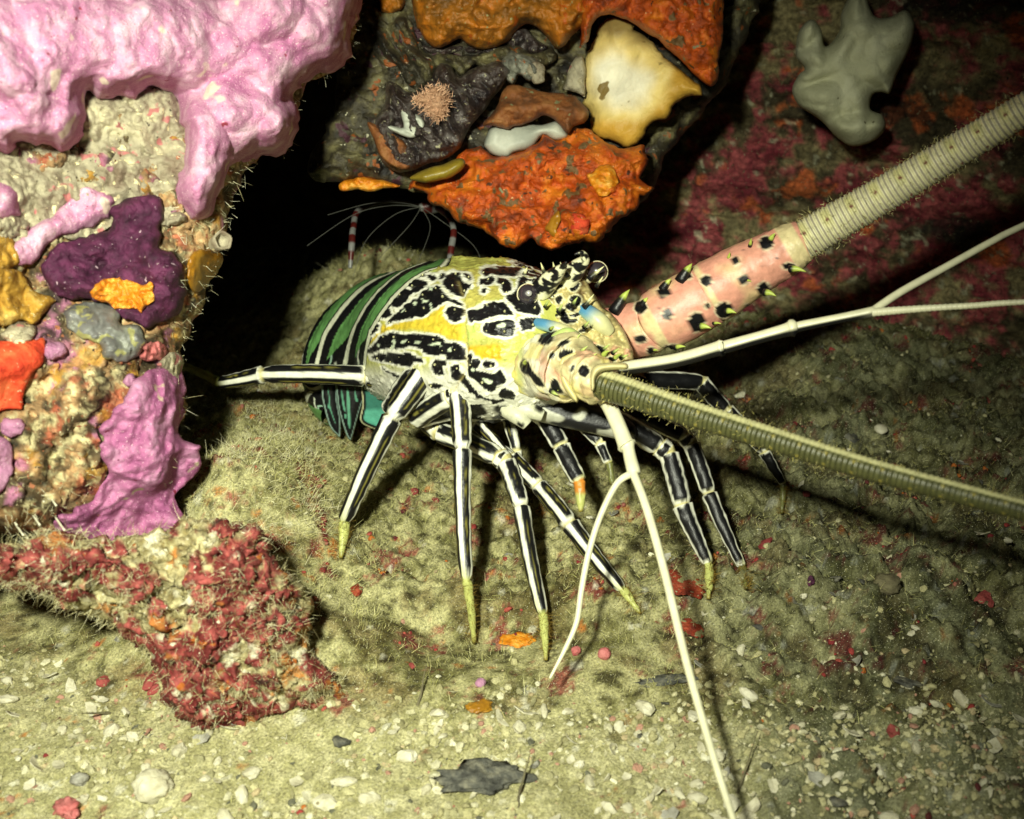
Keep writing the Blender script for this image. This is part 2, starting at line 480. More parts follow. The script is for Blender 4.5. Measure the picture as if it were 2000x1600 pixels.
def axis(lo, a, b, hi, fine, grow=1.25):
    m_ = list(np.arange(a, b, fine)); s = fine; l = []; v = a
    while v > lo: s *= grow; v -= s; l.append(v)
    s = fine; r_ = []; v = m_[-1]
    while v < hi: s *= grow; v += s; r_.append(v)
    return np.array(l[::-1] + m_ + r_)
fx, fy = axis(-6, -0.235, 0.42, 6, 0.00145), axis(0.02, 0.325, 0.82, 9, 0.00145)
X, Y = np.meshgrid(fx, fy)
Z = floor_z(X.ravel(), Y.ravel())
fv = np.c_[X.ravel(), Y.ravel(), Z]
fi = np.arange(len(fv)).reshape(X.shape)
ff = np.c_[fi[:-1, :-1].ravel(), fi[:-1, 1:].ravel(), fi[1:, 1:].ravel(), fi[1:, :-1].ravel()]
fpx, fpy, fd = proj(fv)
def ground_cols(V, px, py, rub=0.0, redness=0.0):
    n1 = fbm(V, 30, 4, 50, 0.6); n2 = fbm(V, 130, 3, 51, 0.6); n3 = noise(V, 420, 52)
    c = mix(np.array([.175, .165, .058])[None].repeat(len(V), 0), np.array([.50, .47, .235]), sstep(-.55, .6, n1 * .55 + n2 * .8))
    c = mix(c, np.array([.05, .042, .018]), .8 * sstep(.22, .55, -n2 * .8 + .5 * n3))
    c = mix(c, c * np.array([.62, .55, .50]), sstep(.05, .45, fbm(V, 22, 4, 57, .6)))
    pale = np.array([.50, .47, .26])
    c = mix(c, mix(np.array([.34, .32, .15])[None].repeat(len(V), 0), pale, sstep(-.3, .5, n2)), rub)
    r1 = fbm(V, 38, 5, 60, 0.66) + .35 * fbm(V, 420, 2, 61)
    t = sstep(.38, .80, r1 + redness)
    c = mix(c, mix(np.array([.17, .022, .026])[None].repeat(len(V), 0), np.array([.30, .060, .052]), sstep(-.3, .4, n2)), t * .85)
    r2 = fbm(V, 60, 5, 70, 0.66)
    c = mix(c, np.array([.46, .16, .03]), .8 * sstep(.70, 1.0, r2 + redness * .5))
    r3 = fbm(V, 90, 2, 77, 0.6)
    c = mix(c, np.array([.62, .60, .46]), .7 * sstep(.60, .72, r3))
    return c
_w = fpy + 70 * fbm(fv, 22, 3, 15)
rub = sstep(1350, 1460, _w + np.clip(420 - fpx, 0, 400) * .25)
_red = -0.05 + .62 * np.exp(-((fpx - 500) / 120) ** 2 - ((fpy - 1010) / 150) ** 2) + .14 * np.exp(-((fpx - 1500) / 330) ** 2 - ((fpy - 1130) / 190) ** 2) \
    + .16 * np.exp(-((fpx - 1010) / 120) ** 2 - ((fpy - 1370) / 60) ** 2) + .12 * np.exp(-((fpx - 1750) / 260) ** 2 - ((fpy - 900) / 80) ** 2) - .3 * rub
_red[(fpx > 560) & (fpx < 1050) & (fpy < 700)] = -.5
gcol = ground_cols(fv, fpx, fpy, rub, _red)
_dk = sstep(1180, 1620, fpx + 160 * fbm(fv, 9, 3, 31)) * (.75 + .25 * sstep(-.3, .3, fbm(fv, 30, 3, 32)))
gcol = mix(gcol, gcol * np.array([.34, .37, .40]), _dk)      # right side dimmed in the colour, standing in for the strobe's fall-off
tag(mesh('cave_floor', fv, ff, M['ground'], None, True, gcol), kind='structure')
_v = (fpx > -300) & (fpx < 2300) & (fpy > 380) & (fpy < 1700) & (fd > 0.2)
FLOOR = Surf(fpx[_v], fpy[_v], fd[_v])

def on_floor(px, py):
    """the point of the floor seen at a photo point"""
    d = FLOOR(np.array([px], float), np.array([py], float))
    return P(px, py, d[0])

# ------------------------------------------------------------------ walls of the cave
def wallcol(V, px, py, h):
    n1 = fbm(V * np.array([.5, 1, 1.5]), 16, 4, 80, 0.6); n2 = fbm(V, 70, 3, 81, .6); n3 = fbm(V, 34, 3, 83, .55)
    c = mix(np.array([.06, .048, .024])[None].repeat(len(V), 0), np.array([.25, .21, .10]), sstep(-.5, .6, n1 + .6 * n2))
    band = np.exp(-((py - (470 - (px - 1300) * .10)) / 190) ** 2)
    t = sstep(-.12, .50, n3 + .6 * n2 + .48 * band - .12)
    c = mix(c, mix(np.array([.16, .022, .032])[None].repeat(len(V), 0), np.array([.31, .070, .072]), sstep(-.4, .4, n2)), t)
    o1 = fbm(V, 26, 3, 88, .5)
    c = mix(c, np.array([.46, .11, .03]), .85 * sstep(.40, .68, o1 + .3 * n2))
    c = mix(c, np.array([.45, .45, .30]), .6 * sstep(.52, .66, fbm(V, 95, 2, 91, .6)))
    c = mix(c, np.array([.012, .010, .008]), .8 * sstep(.45, .7, -n1 + .4 * n2))
    return c
tag(form('cave_wall', [(1130, 620), (1150, 420), (1230, 250), (1330, 60), (1400, -250), (1800, -330), (2450, -330), (2600, 300), (2600, 860), (2250, 860), (2000, 800), (1700, 745), (1400, 720), (1200, 700)],
     plane(0.84, 1500, 400, -0.13, 0.10), 0.02, M['wallrock'], Tb=0.08, edge=120, step=4.5, sub=3,
     lumps=[('n', .020, 7, 3), ('a', .013, 26, 4), ('b', .0045, 70, 3), ('n', .0016, 240, 3)], wob=(.0015, 120), colf=wallcol, seed=3), kind='structure')
tag(form('cave_back_wall', [(-400, 900), (-500, -300), (600, -400), (1500, -300), (1600, 300), (1500, 720), (900, 760), (200, 800)],
     plane(1.15, 800, 400, 0.05, 0.1), 0.05, M['darkrock'], Tb=0.1, edge=160, step=12, sub=3, lumps=[('n', .05, 5, 4), ('b', .01, 30, 3)], seed=8), kind='structure')

# rock ceiling that the sponges and oysters hang from
tag(form('cave_ceiling', [(560, -260), (1480, -300), (1500, -60), (1440, 110), (1390, 200), (1310, 290), (1260, 390), (1150, 430), (1000, 430), (880, 390), (800, 372), (700, 352), (630, 356), (600, 330), (640, 240), (660, 130), (640, 0)],
     plane(0.665, 1000, 250, 0.05, 0.02), 0.022, M['oysterlip'], Tb=0.10, edge=60, step=4, jag=6,
     lumps=[('n', .008, 18, 3), ('a', .006, 50, 3), ('b', .003, 110, 3)], wob=(.003, 90), seed=5), kind='structure')
CEIL = SURF['cave_ceiling']

# ------------------------------------------------------------------ the reef pillar at the left and what grows on it
pillar_base = lambda px, py: 0.475 + np.clip(px, -300, 800) / 1000 * 0.125 + np.clip(800 - py, -200, 900) / 1000 * 0.01
def pillar_col(V, px, py, h):
    n1 = fbm(V, 55, 4, 201, .6); n2 = fbm(V, 150, 3, 202, .6); n3 = fbm(V, 34, 3, 203)
    c = mix(np.array([.07, .048, .022])[None].repeat(len(V), 0), np.array([.40, .24, .11]), sstep(-.5, .5, n1 + .5 * n2))
    c = mix(c, np.array([.52, .46, .25]), .9 * sstep(.12, .42, n2 + .5 * n3))
    c = mix(c, np.array([.42, .10, .05]), .8 * sstep(.30, .5, fbm(V, 70, 3, 205)))
    c = mix(c, np.array([.40, .15, .26]), .8 * sstep(.36, .5, fbm(V, 48, 3, 206)))
    c = mix(c, np.array([.50, .26, .03]), .7 * sstep(.42, .56, fbm(V, 66, 3, 207)))
    return mix(c, np.array([.03, .026, .015]), .85 * sstep(.25, .5, fbm(V, 90, 3, 208)))
pil = form('reef_rock', [(-260, -260), (730, -260), (708, -40), (690, 70), (655, 138), (600, 165), (575, 230), (560, 285), (500, 310), (450, 400), (440, 470), (415, 510), (400, 590), (375, 640), (352, 700), (345, 730), (362, 790), (345, 860), (320, 980), (200, 1010), (150, 1050), (60, 1040), (0, 1045), (-260, 1060)],
           pillar_base, 0.035, M['rockbrown'], colf=pillar_col, Tb=0.10, edge=110, step=4, jag=7,
           lumps=[('n', .016, 14, 3), ('b', .007, 36, 3), ('n', .0035, 130, 3), ('b', .0016, 330, 2)], wob=(.0022, 120), seed=2)
tag(pil, 'tall brown reef rock at the mouth of the hole, overgrown with sponges', 'rock')
PIL = SURF['reef_rock']

def on(surf, lift=0.0):
    return lambda px, py: surf.soft(px, py) - lift

def growth(name, label, cat, poly, surf, T, mat, edge=22, step=3.0, lumps=(), lift=0.002, jag=3, seed=1, Tb=.006, group=None, power=.75, **k):
    o = form(name, poly, on(surf, lift * .6), T * .55, M[mat], Tb=Tb, edge=edge, step=step, lumps=tuple(lumps) + (('b', .0008, 120, 2), ('n', .0006, 300, 3)), jag=jag + 6, seed=seed, power=power, **k)
    return tag(o, label, cat, group)

growth('encrusted_patch', 'bare pale yellowish patch of rock framed by the big pink sponge', 'crust',
       [(-60, 300), (40, 262), (120, 280), (150, 240), (160, 170), (260, 165), (335, 160), (365, 230), (365, 330), (335, 380), (330, 440), (230, 420), (180, 470), (90, 470), (40, 500), (-60, 520)],
       PIL, .004, 'pale', 30, 3, [('n', .006, 45, 4), ('b', .0020, 150, 3), ('n', .0012, 420, 2)], jag=8)
_lob = [(600, 70, 95, 85), (660, 20, 70, 95), (540, 125, 85, 70), (468, 190, 75, 105), (430, 85, 105, 70), (548, 250, 52, 55), (418, 360, 58, 75), (385, 270, 62, 90), (300, 70, 150, 110), (110, 80, 210, 150), (70, 225, 125, 85), (520, 20, 90, 80), (620, 120, 60, 40)]
def pink_lobes(px, py):
    wx = px + 14 * fbm(np.c_[px / 1000, py / 1000, px * 0], 9, 3, 3); wy = py + 14 * fbm(np.c_[px / 1000, py / 1000, px * 0], 9, 3, 6)
    s_ = np.full(len(px), 0.0)
    for k_, (cx, cy, rx, ry) in enumerate(_lob):
        s_ = np.maximum(s_, (.014 + .00016 * min(rx, ry) + .004 * (k_ % 3)) * np.sqrt(np.clip(1 - ((wx - cx) / rx / 1.15) ** 2 - ((wy - cy) / ry / 1.15) ** 2, 0, 1)))
    return s_
growth('pink_sponge', 'big lumpy pale pink sponge spread over the top of the left rock', 'sponge',
       [(-260, -260), (735, -260), (712, -40), (706, 10), (690, 70), (686, 105), (666, 136), (620, 147), (592, 160), (574, 188), (585, 225), (580, 262), (562, 300), (520, 298), (492, 310), (452, 330), (437, 362), (430, 392), (402, 425), (372, 428), (352, 402), (342, 362), (356, 330), (362, 282), (350, 222), (344, 196), (320, 178), (286, 176), (262, 196), (232, 190), (200, 196), (168, 182), (170, 240), (150, 282), (120, 292), (80, 282), (40, 276), (0, 302), (-260, 320)],
       PIL, .014, 'pink', 42, 3.5, [('n', .0025, 22, 2), ('b', .0010, 60, 2), ('n', .0005, 260, 3)], lift=.001, jag=3, seed=4, Tb=.02, wob=(.001, 60), shape=pink_lobes)
growth('pink_sponge', 'small pink lobe with a long groove, running up to the purple sponge', 'sponge',
       [(28, 512), (24, 482), (60, 450), (108, 412), (150, 376), (190, 368), (224, 388), (218, 420), (180, 444), (122, 458), (82, 492), (56, 522)],
       PIL, .009, 'pink', 22, 3, [('r', .0035, 55, 1), ('n', .0006, 280, 2)], lift=.005, seed=5, jag=2)
growth('pink_sponge', 'pink sponge edge cut off by the photo\'s left border under the pale patch', 'sponge',
       [(-140, 346), (0, 356), (26, 372), (36, 404), (28, 424), (-140, 440)], PIL, .010, 'pink', 24, 3, [('n', .003, 40, 2)], lift=.005, seed=6, jag=2)
growth('purple_sponge', 'dark purple speckled sponge with rounded lobes', 'sponge',
       [(92, 556), (82, 520), (106, 486), (150, 466), (204, 456), (220, 432), (214, 410), (248, 390), (282, 377), (308, 386), (320, 412), (312, 458), (316, 486), (344, 500), (363, 540), (360, 590), (332, 622), (300, 640), (268, 634), (236, 615), (190, 588), (132, 586), (104, 576)],
       PIL, .015, 'purple', 34, 3, [('b', .005, 42, 2), ('n', .0009, 300, 2)], lift=.007, seed=7, jag=2)
PUR = SURF['purple_sponge']
growth('orange_crust', 'bright orange knobbly crust stuck on the purple sponge', 'crust',
       [(186, 562), (194, 542), (216, 538), (240, 548), (270, 556), (300, 555), (303, 578), (288, 606), (250, 600), (210, 592), (190, 586)],
       PUR, .004, 'orangebit', 9, 2.2, [('b', .0035, 190, 3)], jag=7, lift=.003, seed=8)
growth('amber_ascidian', 'smooth amber barrel-shaped ascidian on the edge of the reef rock', 'sea squirt',
       [(361, 532), (370, 505), (392, 484), (418, 492), (434, 502), (424, 532), (400, 562), (380, 568), (364, 552)], PIL, .012, 'amber', 24, 2.5, [('n', .001, 90, 2)], lift=.006, seed=9, jag=1)
growth('grey_ascidian', 'slate grey colonial ascidian with pale pitted rosettes', 'sea squirt',
       [(124, 608), (168, 594), (220, 604), (236, 630), (270, 640), (278, 672), (264, 696), (230, 706), (204, 696), (190, 672), (150, 656), (128, 632)], PIL, .007, 'grey', 18, 2.5, [('b', .002, 100, 2)], lift=.005, seed=10)
growth('ochre_sponge', 'yellow ochre lobed sponge at the photo\'s left border', 'sponge',
       [(-100, 512), (20, 520), (52, 540), (62, 566), (94, 580), (99, 604), (70, 628), (30, 630), (-100, 640)], PIL, .012, 'ochre', 26, 3, [('b', .004, 60, 2), ('n', .0008, 300, 2)], lift=.005, seed=11)
growth('ochre_sponge', 'small dull ochre patch above the yellow lobed sponge', 'sponge',
       [(-80, 455), (10, 460), (34, 480), (40, 512), (10, 524), (-80, 520)], PIL, .006, 'ochre', 16, 3, [('b', .003, 80, 2)], lift=.004, seed=12)
growth('scarlet_sponge', 'flat scarlet red sponge on the left rock', 'sponge',
       [(-100, 660), (0, 668), (40, 664), (76, 661), (90, 680), (80, 712), (56, 742), (46, 782), (18, 802), (-100, 806)], PIL, .005, 'scarlet', 14, 3, [('n', .002, 60, 2)], lift=.005, seed=13)
growth('lilac_sponge', 'round lilac sponge button beside the scarlet sponge', 'sponge', circ(106, 684, 24, 21), PIL, .006, 'lilac', 14, 2.2, lift=.004, seed=14, jag=1)
growth('lilac_sponge', 'tiny lilac sponge button above the lower mauve sponge', 'sponge', circ(253, 743, 14, 12), PIL, .005, 'lilac', 9, 2, lift=.004, seed=15, jag=1)
growth('lilac_sponge', 'oval lilac sponge button below the scarlet sponge', 'sponge', circ(26, 836, 24, 20), PIL, .006, 'lilac', 14, 2.2, lift=.004, seed=16, jag=1)
growth('lilac_sponge', 'large lilac sponge disc half cut by the left border', 'sponge', circ(-18, 905, 46, 62), PIL, .008, 'lilac', 24, 2.5, lift=.004, seed=17, jag=1)
growth('mauve_sponge', 'draped mauve pink sponge hanging off the foot of the left rock', 'sponge',
       [(104, 1022), (120, 1005), (170, 985), (196, 950), (214, 920), (192, 890), (202, 860), (196, 840), (222, 800), (250, 770), (266, 740), (300, 722), (346, 712), (362, 748), (360, 800), (350, 842), (356, 860), (390, 872), (391, 902), (376, 940), (346, 966), (352, 992), (356, 1020), (330, 1050), (290, 1055), (230, 1070), (190, 1060), (140, 1066), (114, 1046)],
       PIL, .012, 'mauve', 34, 3, [('r', .006, 30, 3), ('n', .004, 20, 3), ('b', .0013, 110, 2), ('n', .0007, 300, 2)], lift=.008, seed=18, jag=2, Tb=.012)
growth('bleached_ridge', 'white bleached ridge of dead coral on the edge above the mauve sponge', 'coral',
       [(310, 712), (332, 690), (352, 696), (356, 730), (346, 770), (320, 790), (312, 770), (326, 740)], PIL, .009, 'pale', 12, 2.4, [('b', .002, 120, 2)], lift=.009, seed=19)
for k, (cx, cy, r_, lab) in enumerate([(300, 690, 26, 'knob of crusty red and cream coral under the grey ascidian'), (40, 650, 30, 'cream crumbly coral between the ochre and scarlet sponges'), (340, 430, 20, 'cream crumbly coral knob under the pink sponge lobes'), (20, 440, 34, 'rusty cream coral crumbs beside the small pink sponge'), (255, 610, 18, 'small magenta and white knob under the purple sponge')]):
    growth('dead_coral', lab, 'coral', circ(cx, cy, r_, r_ * .8), PIL, .007, 'redbit' if k in (0, 4) else 'pale', 12, 2.2, [('b', .003, 150, 3)], lift=.004, seed=30 + k, jag=5)

# pale tube worm mouth by the amber ascidian
def ring_tube(name, label, cat, c, axis_, r0, r1, ln, mat):
    ax = np.array(axis_, float); ax /= np.linalg.norm(ax)
    s = np.cross(ax, [0.1, 0.2, 1]); s /= np.linalg.norm(s); t = np.cross(ax, s)
    a = np.arange(24) / 24 * 2 * math.pi
    rings = []
    for u, r_ in ((0, r0), (.5, (r0 + r1) / 2), (1, r1), (1.04, r1 * .86), (.9, r1 * .72), (.4, r1 * .5), (.35, .0001)):
        rr = r_ * (1 + .06 * np.sin(5 * a + u * 3))
        rings.append(np.array(c) + ax * ln * u + s * (rr * np.cos(a))[:, None] + t * (rr * np.sin(a))[:, None])
    V = np.vstack(rings); n = 24
    F = [[k * n + j, k * n + (j + 1) % n, (k + 1) * n + (j + 1) % n, (k + 1) * n + j] for k in range(len(rings) - 1) for j in range(n)]
    return tag(mesh(name, V, np.array(F), mat), label, cat)
ring_tube('worm_tube', 'open white ringed worm tube on the dark edge of the rock', 'worm tube', P(420, 478, .492), [.5, -.6, .35], .0032, .0042, .010, M['pale'])

# ------------------------------------------------------------------ red coralline rock and the turf bank at the lower left
def red_col(V, px, py, h):
    n1 = fbm(V, 120, 3, 211, .6); n2 = fbm(V, 40, 3, 212)
    c = mix(np.array([.14, .018, .016])[None].repeat(len(V), 0), np.array([.37, .085, .075]), sstep(-.4, .5, n1))
    silt = sstep(.62, 1.0, -h / .008 + .8 * n2 + .5 * n1 + .5 * sstep(1230, 1420, py) * 0)
    c = mix(c, mix(np.array([.24, .21, .085])[None].repeat(len(V), 0), np.array([.50, .46, .25]), sstep(-.4, .4, fbm(V, 260, 2, 213))), .92 * silt)
    c = mix(c, np.array([.42, .16, .03]), .8 * sstep(.45, .6, fbm(V, 60, 3, 214)))
    c = mix(c, np.array([.66, .62, .45]), .9 * sstep(.52, .62, fbm(V, 75, 3, 215)))
    return mix(c, np.array([.03, .02, .012]), .8 * sstep(.48, .7, fbm(V, 85, 3, 216)))
tag(form('coralline_rock', [(-30, 1095), (60, 1052), (110, 1040), (160, 1040), (230, 1050), (300, 1036), (350, 1020), (400, 1005), (450, 1020), (505, 1035), (540, 1085), (570, 1120), (606, 1160), (608, 1205), (596, 1245), (620, 1290), (655, 1312), (668, 1370), (600, 1395), (520, 1405), (450, 1428), (395, 1436), (350, 1402), (320, 1350), (290, 1292), (240, 1242), (200, 1212), (120, 1182), (60, 1152), (-30, 1140)],
     plane(.476, 350, 1300, .04, .08), .036, M['coralline'], colf=red_col, Tb=.10, edge=85, step=2.8, jag=15,
     lumps=[('n', .013, 22, 4), ('b', .0075, 55, 3), ('n', .0035, 150, 3), ('b', .0022, 260, 3), ('n', .0010, 600, 2)], wob=(.003, 120), seed=21),
    'knobbly crimson coralline rock overhanging the sand at lower left', 'rock')
# ------------------------------------------------------------------ sponges and oysters under the ceiling
def q5(*pts): return [(680 + x / 2.7778, y / 2.7778) for x, y in pts]
def hang(name, label, cat, poly, d, T, mat, edge=26, lumps=(), seed=1, jag=3, Tb=.012, step=3, **k):
    return tag(form(name, poly, d, T, M[mat], Tb=Tb, edge=edge, step=step, lumps=lumps, seed=seed, jag=jag, **k), label, cat)
ROUGH = [('n', .008, 30, 4), ('r', .003, 60, 3), ('b', .0028, 120, 3), ('n', .0016, 320, 3)]
def ruffle(period, amp, ang=-.62):
    """sharp folds like those of a cock's comb oyster"""
    def f(px, py):
        q = np.c_[px / 1000, py / 1000, px * 0]
        u = (px * math.cos(ang) + py * math.sin(ang) + 16 * fbm(q, 11, 2, 8)) / period
        return amp * (np.abs((u % 1) - .5) * 2)
    return f
hang('oyster_lip', 'wavy olive lip of an oyster above the dark zigzag shell', 'oyster',
     q5((60, 90), (90, 30), (160, 40), (220, 120), (300, 50), (360, 140), (385, 240), (430, 285), (560, 285), (700, 292), (800, 255), (900, 235), (1000, 290), (1100, 260), (1130, 330), (1000, 380), (880, 360), (760, 400), (690, 360), (620, 415), (560, 365), (490, 370), (455, 440), (380, 500), (310, 455), (265, 360), (190, 320), (140, 200)),
     .635, .010, 'oysterlip', 16, [('a', .005, 70, 3), ('b', .0025, 200, 3)], 41, 3, .02, 2.6, shape=ruffle(46, .011))
LIP = [('a', .004, 70, 3), ('b', .0022, 200, 3)]
hang('oyster_lip', 'frilled olive oyster lip tucked against the pink sponge edge', 'oyster', q5((-20, 190), (30, 110), (110, 100), (150, 190), (210, 260), (260, 330), (300, 450), (260, 480), (200, 420), (170, 520), (110, 540), (60, 430), (90, 330), (20, 280)), .645, .009, 'oysterlip', 14, LIP, 141, 7, .015, 2.6, shape=ruffle(34, .010, .9))
hang('oyster_lip', 'short wavy grey oyster lip between the zigzag oyster and the rust slab', 'oyster', q5((830, 330), (880, 280), (960, 300), (1040, 330), (1030, 400), (980, 440), (930, 420), (900, 460), (850, 420)), .618, .008, 'greyshell2', 13, LIP, 142, 6, .012, 2.6, shape=ruffle(24, .006))
hang('oyster_lip', 'dark ridged oyster lip under the scalloped orange sponge', 'oyster', q5((380, 230), (440, 250), (560, 250), (640, 240), (720, 250), (800, 215), (880, 160), (960, 150), (1010, 210), (1090, 260), (1000, 300), (900, 270), (780, 300), (640, 290), (520, 300), (420, 290)), .640, .010, 'oyster', 12, LIP, 143, 4, .015, 2.6, shape=ruffle(40, .009, 0))
hang('dead_coral', 'pale flaky crust over the top end of the rust slab', 'coral', q5((960, 360), (1000, 330), (1060, 350), (1080, 420), (1040, 460), (980, 440)), .612, .006, 'pale', 12, [('b', .003, 130, 3)], 144, 6)
hang('zigzag_oyster', 'dark purplish oyster with a zigzag mouth and silvery inside', 'oyster',
     q5((105, 650), (150, 630), (195, 560), (208, 450), (262, 455), (330, 500), (400, 482), (452, 420), (500, 345), (560, 355), (600, 415), (680, 370), (750, 345), (830, 330), (890, 380), (850, 450), (795, 520), (722, 620), (655, 700), (605, 800), (520, 870), (430, 890), (345, 925), (280, 935), (205, 900), (150, 800)),
     .625, .017, 'oyster', 30, [('r', .006, 55, 2), ('a', .004, 90, 3), ('b', .0022, 240, 3)], 42, 2, .03, 2.6, shape=ruffle(52, .014))
hang('oyster_flap', 'brown lower lip of the zigzag oyster, folded like a leaf', 'oyster',
     q5((108, 660), (180, 690), (260, 730), (330, 800), (345, 905), (280, 920), (215, 890), (165, 830), (130, 740)), .605, .006, 'slab', 12, [('n', .002, 90, 3), ('b', .0012, 250, 2)], 43, 2, .008, 2.4)
hang('oyster_flap', 'silvery grey inner fold of the zigzag oyster', 'oyster',
     q5((285, 600), (345, 610), (400, 640), (415, 690), (370, 745), (300, 740), (200, 690), (230, 680), (300, 690)), .600, .004, 'greyshell', 10, [('r', .002, 160, 2)], 44, 1, .006, 2.2, )
hang('orange_sponge', 'orange brown sponge with a scalloped lower edge at the top border', 'sponge',
     [(800, -200), (1165, -200), (1165, 10), (1132, 58), (1088, 97), (1070, 74), (1040, 50), (1016, 54), (998, 78), (976, 90), (940, 97), (916, 88), (895, 76), (876, 86), (855, 93), (836, 84), (820, 60), (810, 30)],
     .625, .022, 'orangebrown', 40, ROUGH, 45, 3, .03)
hang('orange_sponge', 'small orange sponge lobe hanging beside the pink sponge at the top', 'sponge',
     [(738, -120), (800, -120), (792, 0), (772, 24), (752, 26), (742, 8)], .63, .010, 'orangebrown', 18, ROUGH, 46, 2, .02)
hang('orange_sponge', 'rust orange pointed sponge flap above the cream shell', 'sponge',
     [(1150, -200), (1405, -200), (1412, 30), (1406, 100), (1397, 166), (1362, 152), (1330, 120), (1292, 85), (1255, 56), (1215, 36), (1180, 30), (1155, 46), (1148, 80), (1128, 95), (1135, 60)],
     .615, .020, 'orange', 30, ROUGH, 47, 4, .025)
def cream_col(V, px, py, h):
    w = np.hypot((px - 1205) / 70, (py - 165) / 75) + .35 * fbm(V, 30, 3, 221)
    c = mix(np.array([.86, .82, .62])[None].repeat(len(V), 0), np.array([.78, .60, .20]), sstep(.3, 1.0, w))
    c = mix(c, np.array([.56, .30, .02]), .85 * sstep(1.05, 1.6, w + .004 * (py - 165)))
    return mix(c, np.array([.20, .13, .04]), .8 * sstep(95, 50, py + 30 * fbm(V, 40, 3, 222)))
hang('cream_shell', 'smooth cream and yellow shell plate with a scalloped edge', 'shell',
     q5((1288, 300), (1330, 230), (1350, 160), (1400, 105), (1470, 98), (1560, 150), (1640, 220), (1700, 290), (1800, 370), (1880, 440), (1935, 512), (1870, 522), (1780, 562), (1735, 630), (1660, 662), (1600, 722), (1560, 792), (1500, 802), (1430, 772), (1360, 740), (1312, 690), (1300, 600), (1282, 560), (1285, 400)),
     plane(.632, 1240, 150, -.12, .03), .010, 'cream', 34, [('n', .004, 22, 2), ('r', .0018, 60, 2)], 48, 7, .008, colf=cream_col)
hang('cream_shell', 'pale flaky crust against the left edge of the cream shell', 'shell',
     q5((1180, 430), (1210, 340), (1270, 300), (1290, 400), (1285, 520), (1240, 500), (1170, 490)), .635, .006, 'pale', 12, [('b', .003, 130, 3)], 49, 4)
hang('grey_shell', 'smooth grey white shell wedged above the orange sponge', 'shell',
     q5((738, 775), (780, 690), (860, 680), (940, 670), (1050, 680), (1140, 660), (1195, 740), (1125, 765), (1055, 735), (995, 802), (905, 825), (862, 852), (792, 842), (752, 812)),
     .622, .009, 'greyshell', 22, [('n', .003, 40, 2)], 50, 1, .01)
hang('rust_slab', 'jagged rust brown slab over the grey white shell', 'rock',
     q5((735, 670), (800, 590), (870, 470), (980, 478), (1060, 500), (1200, 508), (1262, 540), (1308, 610), (1292, 660), (1215, 700), (1192, 722), (1130, 662), (1060, 622), (1000, 660), (900, 690), (870, 705), (800, 690)),
     .612, .012, 'slab', 22, [('a', .004, 60, 3), ('n', .002, 200, 3)], 51, 4)
hang('orange_sponge', 'biggest orange red crusted sponge mass hanging over the lobster', 'sponge',
     q5((335, 985), (420, 955), (540, 890), (625, 835), (700, 792), (760, 842), (860, 852), (940, 822), (1000, 792), (1060, 728), (1120, 762), (1200, 718), (1290, 690), (1400, 772), (1500, 812), (1600, 790), (1622, 880), (1600, 960), (1650, 1018), (1602, 1085), (1530, 1150), (1452, 1222), (1390, 1272), (1330, 1312), (1200, 1325), (1100, 1355), (1000, 1300), (930, 1332), (830, 1332), (770, 1272), (690, 1232), (600, 1212), (560, 1142), (450, 1112), (420, 1072), (350, 1022)),
     plane(.612, 1050, 400, -.03, -.10), .022, 'orange', 48, [('n', .012, 20, 4), ('a', .006, 45, 3), ('b', .0035, 90, 3), ('n', .0022, 240, 3)], 52, 9, .04, 3, wob=(.0015, 120))
ORG = SURF['orange_sponge']
hang('olive_sponge', 'olive yellow sponge strip above the left tip of the orange mass', 'sponge',
     q5((335, 965), (400, 928), (520, 890), (612, 858), (634, 900), (582, 952), (480, 982), (400, 992), (350, 980)), .592, .007, 'olivesponge', 15, [('n', .002, 90, 2)], 53, 2)
hang('orange_sponge', 'thin frayed orange strip along the roof of the dark hole', 'sponge',
     q5((-40, 990), (80, 962), (200, 985), (285, 1010), (190, 1032), (110, 1045), (60, 1030), (-30, 1040)), .64, .005, 'orangebit', 8, [('b', .003, 150, 3)], 54, 4)
growth('scarlet_sponge', 'red bump on the lower edge of the orange mass', 'sponge', q5((1200, 1200), (1230, 1160), (1290, 1170), (1310, 1230), (1270, 1290), (1225, 1280)), ORG, .005, 'scarlet', 10, 2.4, [('b', .002, 150, 2)], lift=.003, seed=55)
growth('ochre_sponge', 'small amber bump on the lower edge of the orange mass', 'sponge', q5((1085, 1200), (1110, 1160), (1145, 1180), (1140, 1260), (1110, 1300), (1085, 1270)), ORG, .004, 'amber', 9, 2.4, [('n', .001, 150, 2)], lift=.003, seed=56)
growth('ochre_sponge', 'round yellow orange bump on the right of the orange mass', 'sponge', q5((1310, 960), (1350, 910), (1420, 900), (1460, 960), (1430, 1030), (1360, 1050)), ORG, .006, 'orangebit', 16, 2.4, [('b', .0022, 130, 3)], lift=.003, seed=57)

OY = FORM['zigzag_oyster']
pf = form('soft_coral_tuft', q5((400, 560), (340, 545), (420, 500), (470, 465), (520, 490), (545, 560), (520, 640), (465, 650), (425, 600)), .592, .010, M['peach'], Tb=.006, edge=20, step=2.6, lumps=[('b', .002, 250, 2)], jag=4, seed=58)
tag(pf, 'fuzzy peach coloured soft coral tuft in the oyster', 'soft coral')
fz = FORM['soft_coral_tuft']
hairs('polyp', [(fz['V'], fz['F'], 1.0)], 900, .0022, .00022, [(.62, .38, .24), (.5, .28, .17)], M['hair'], .5, parent=pf, seed=4, up=.1)['kind'] = 'stuff'

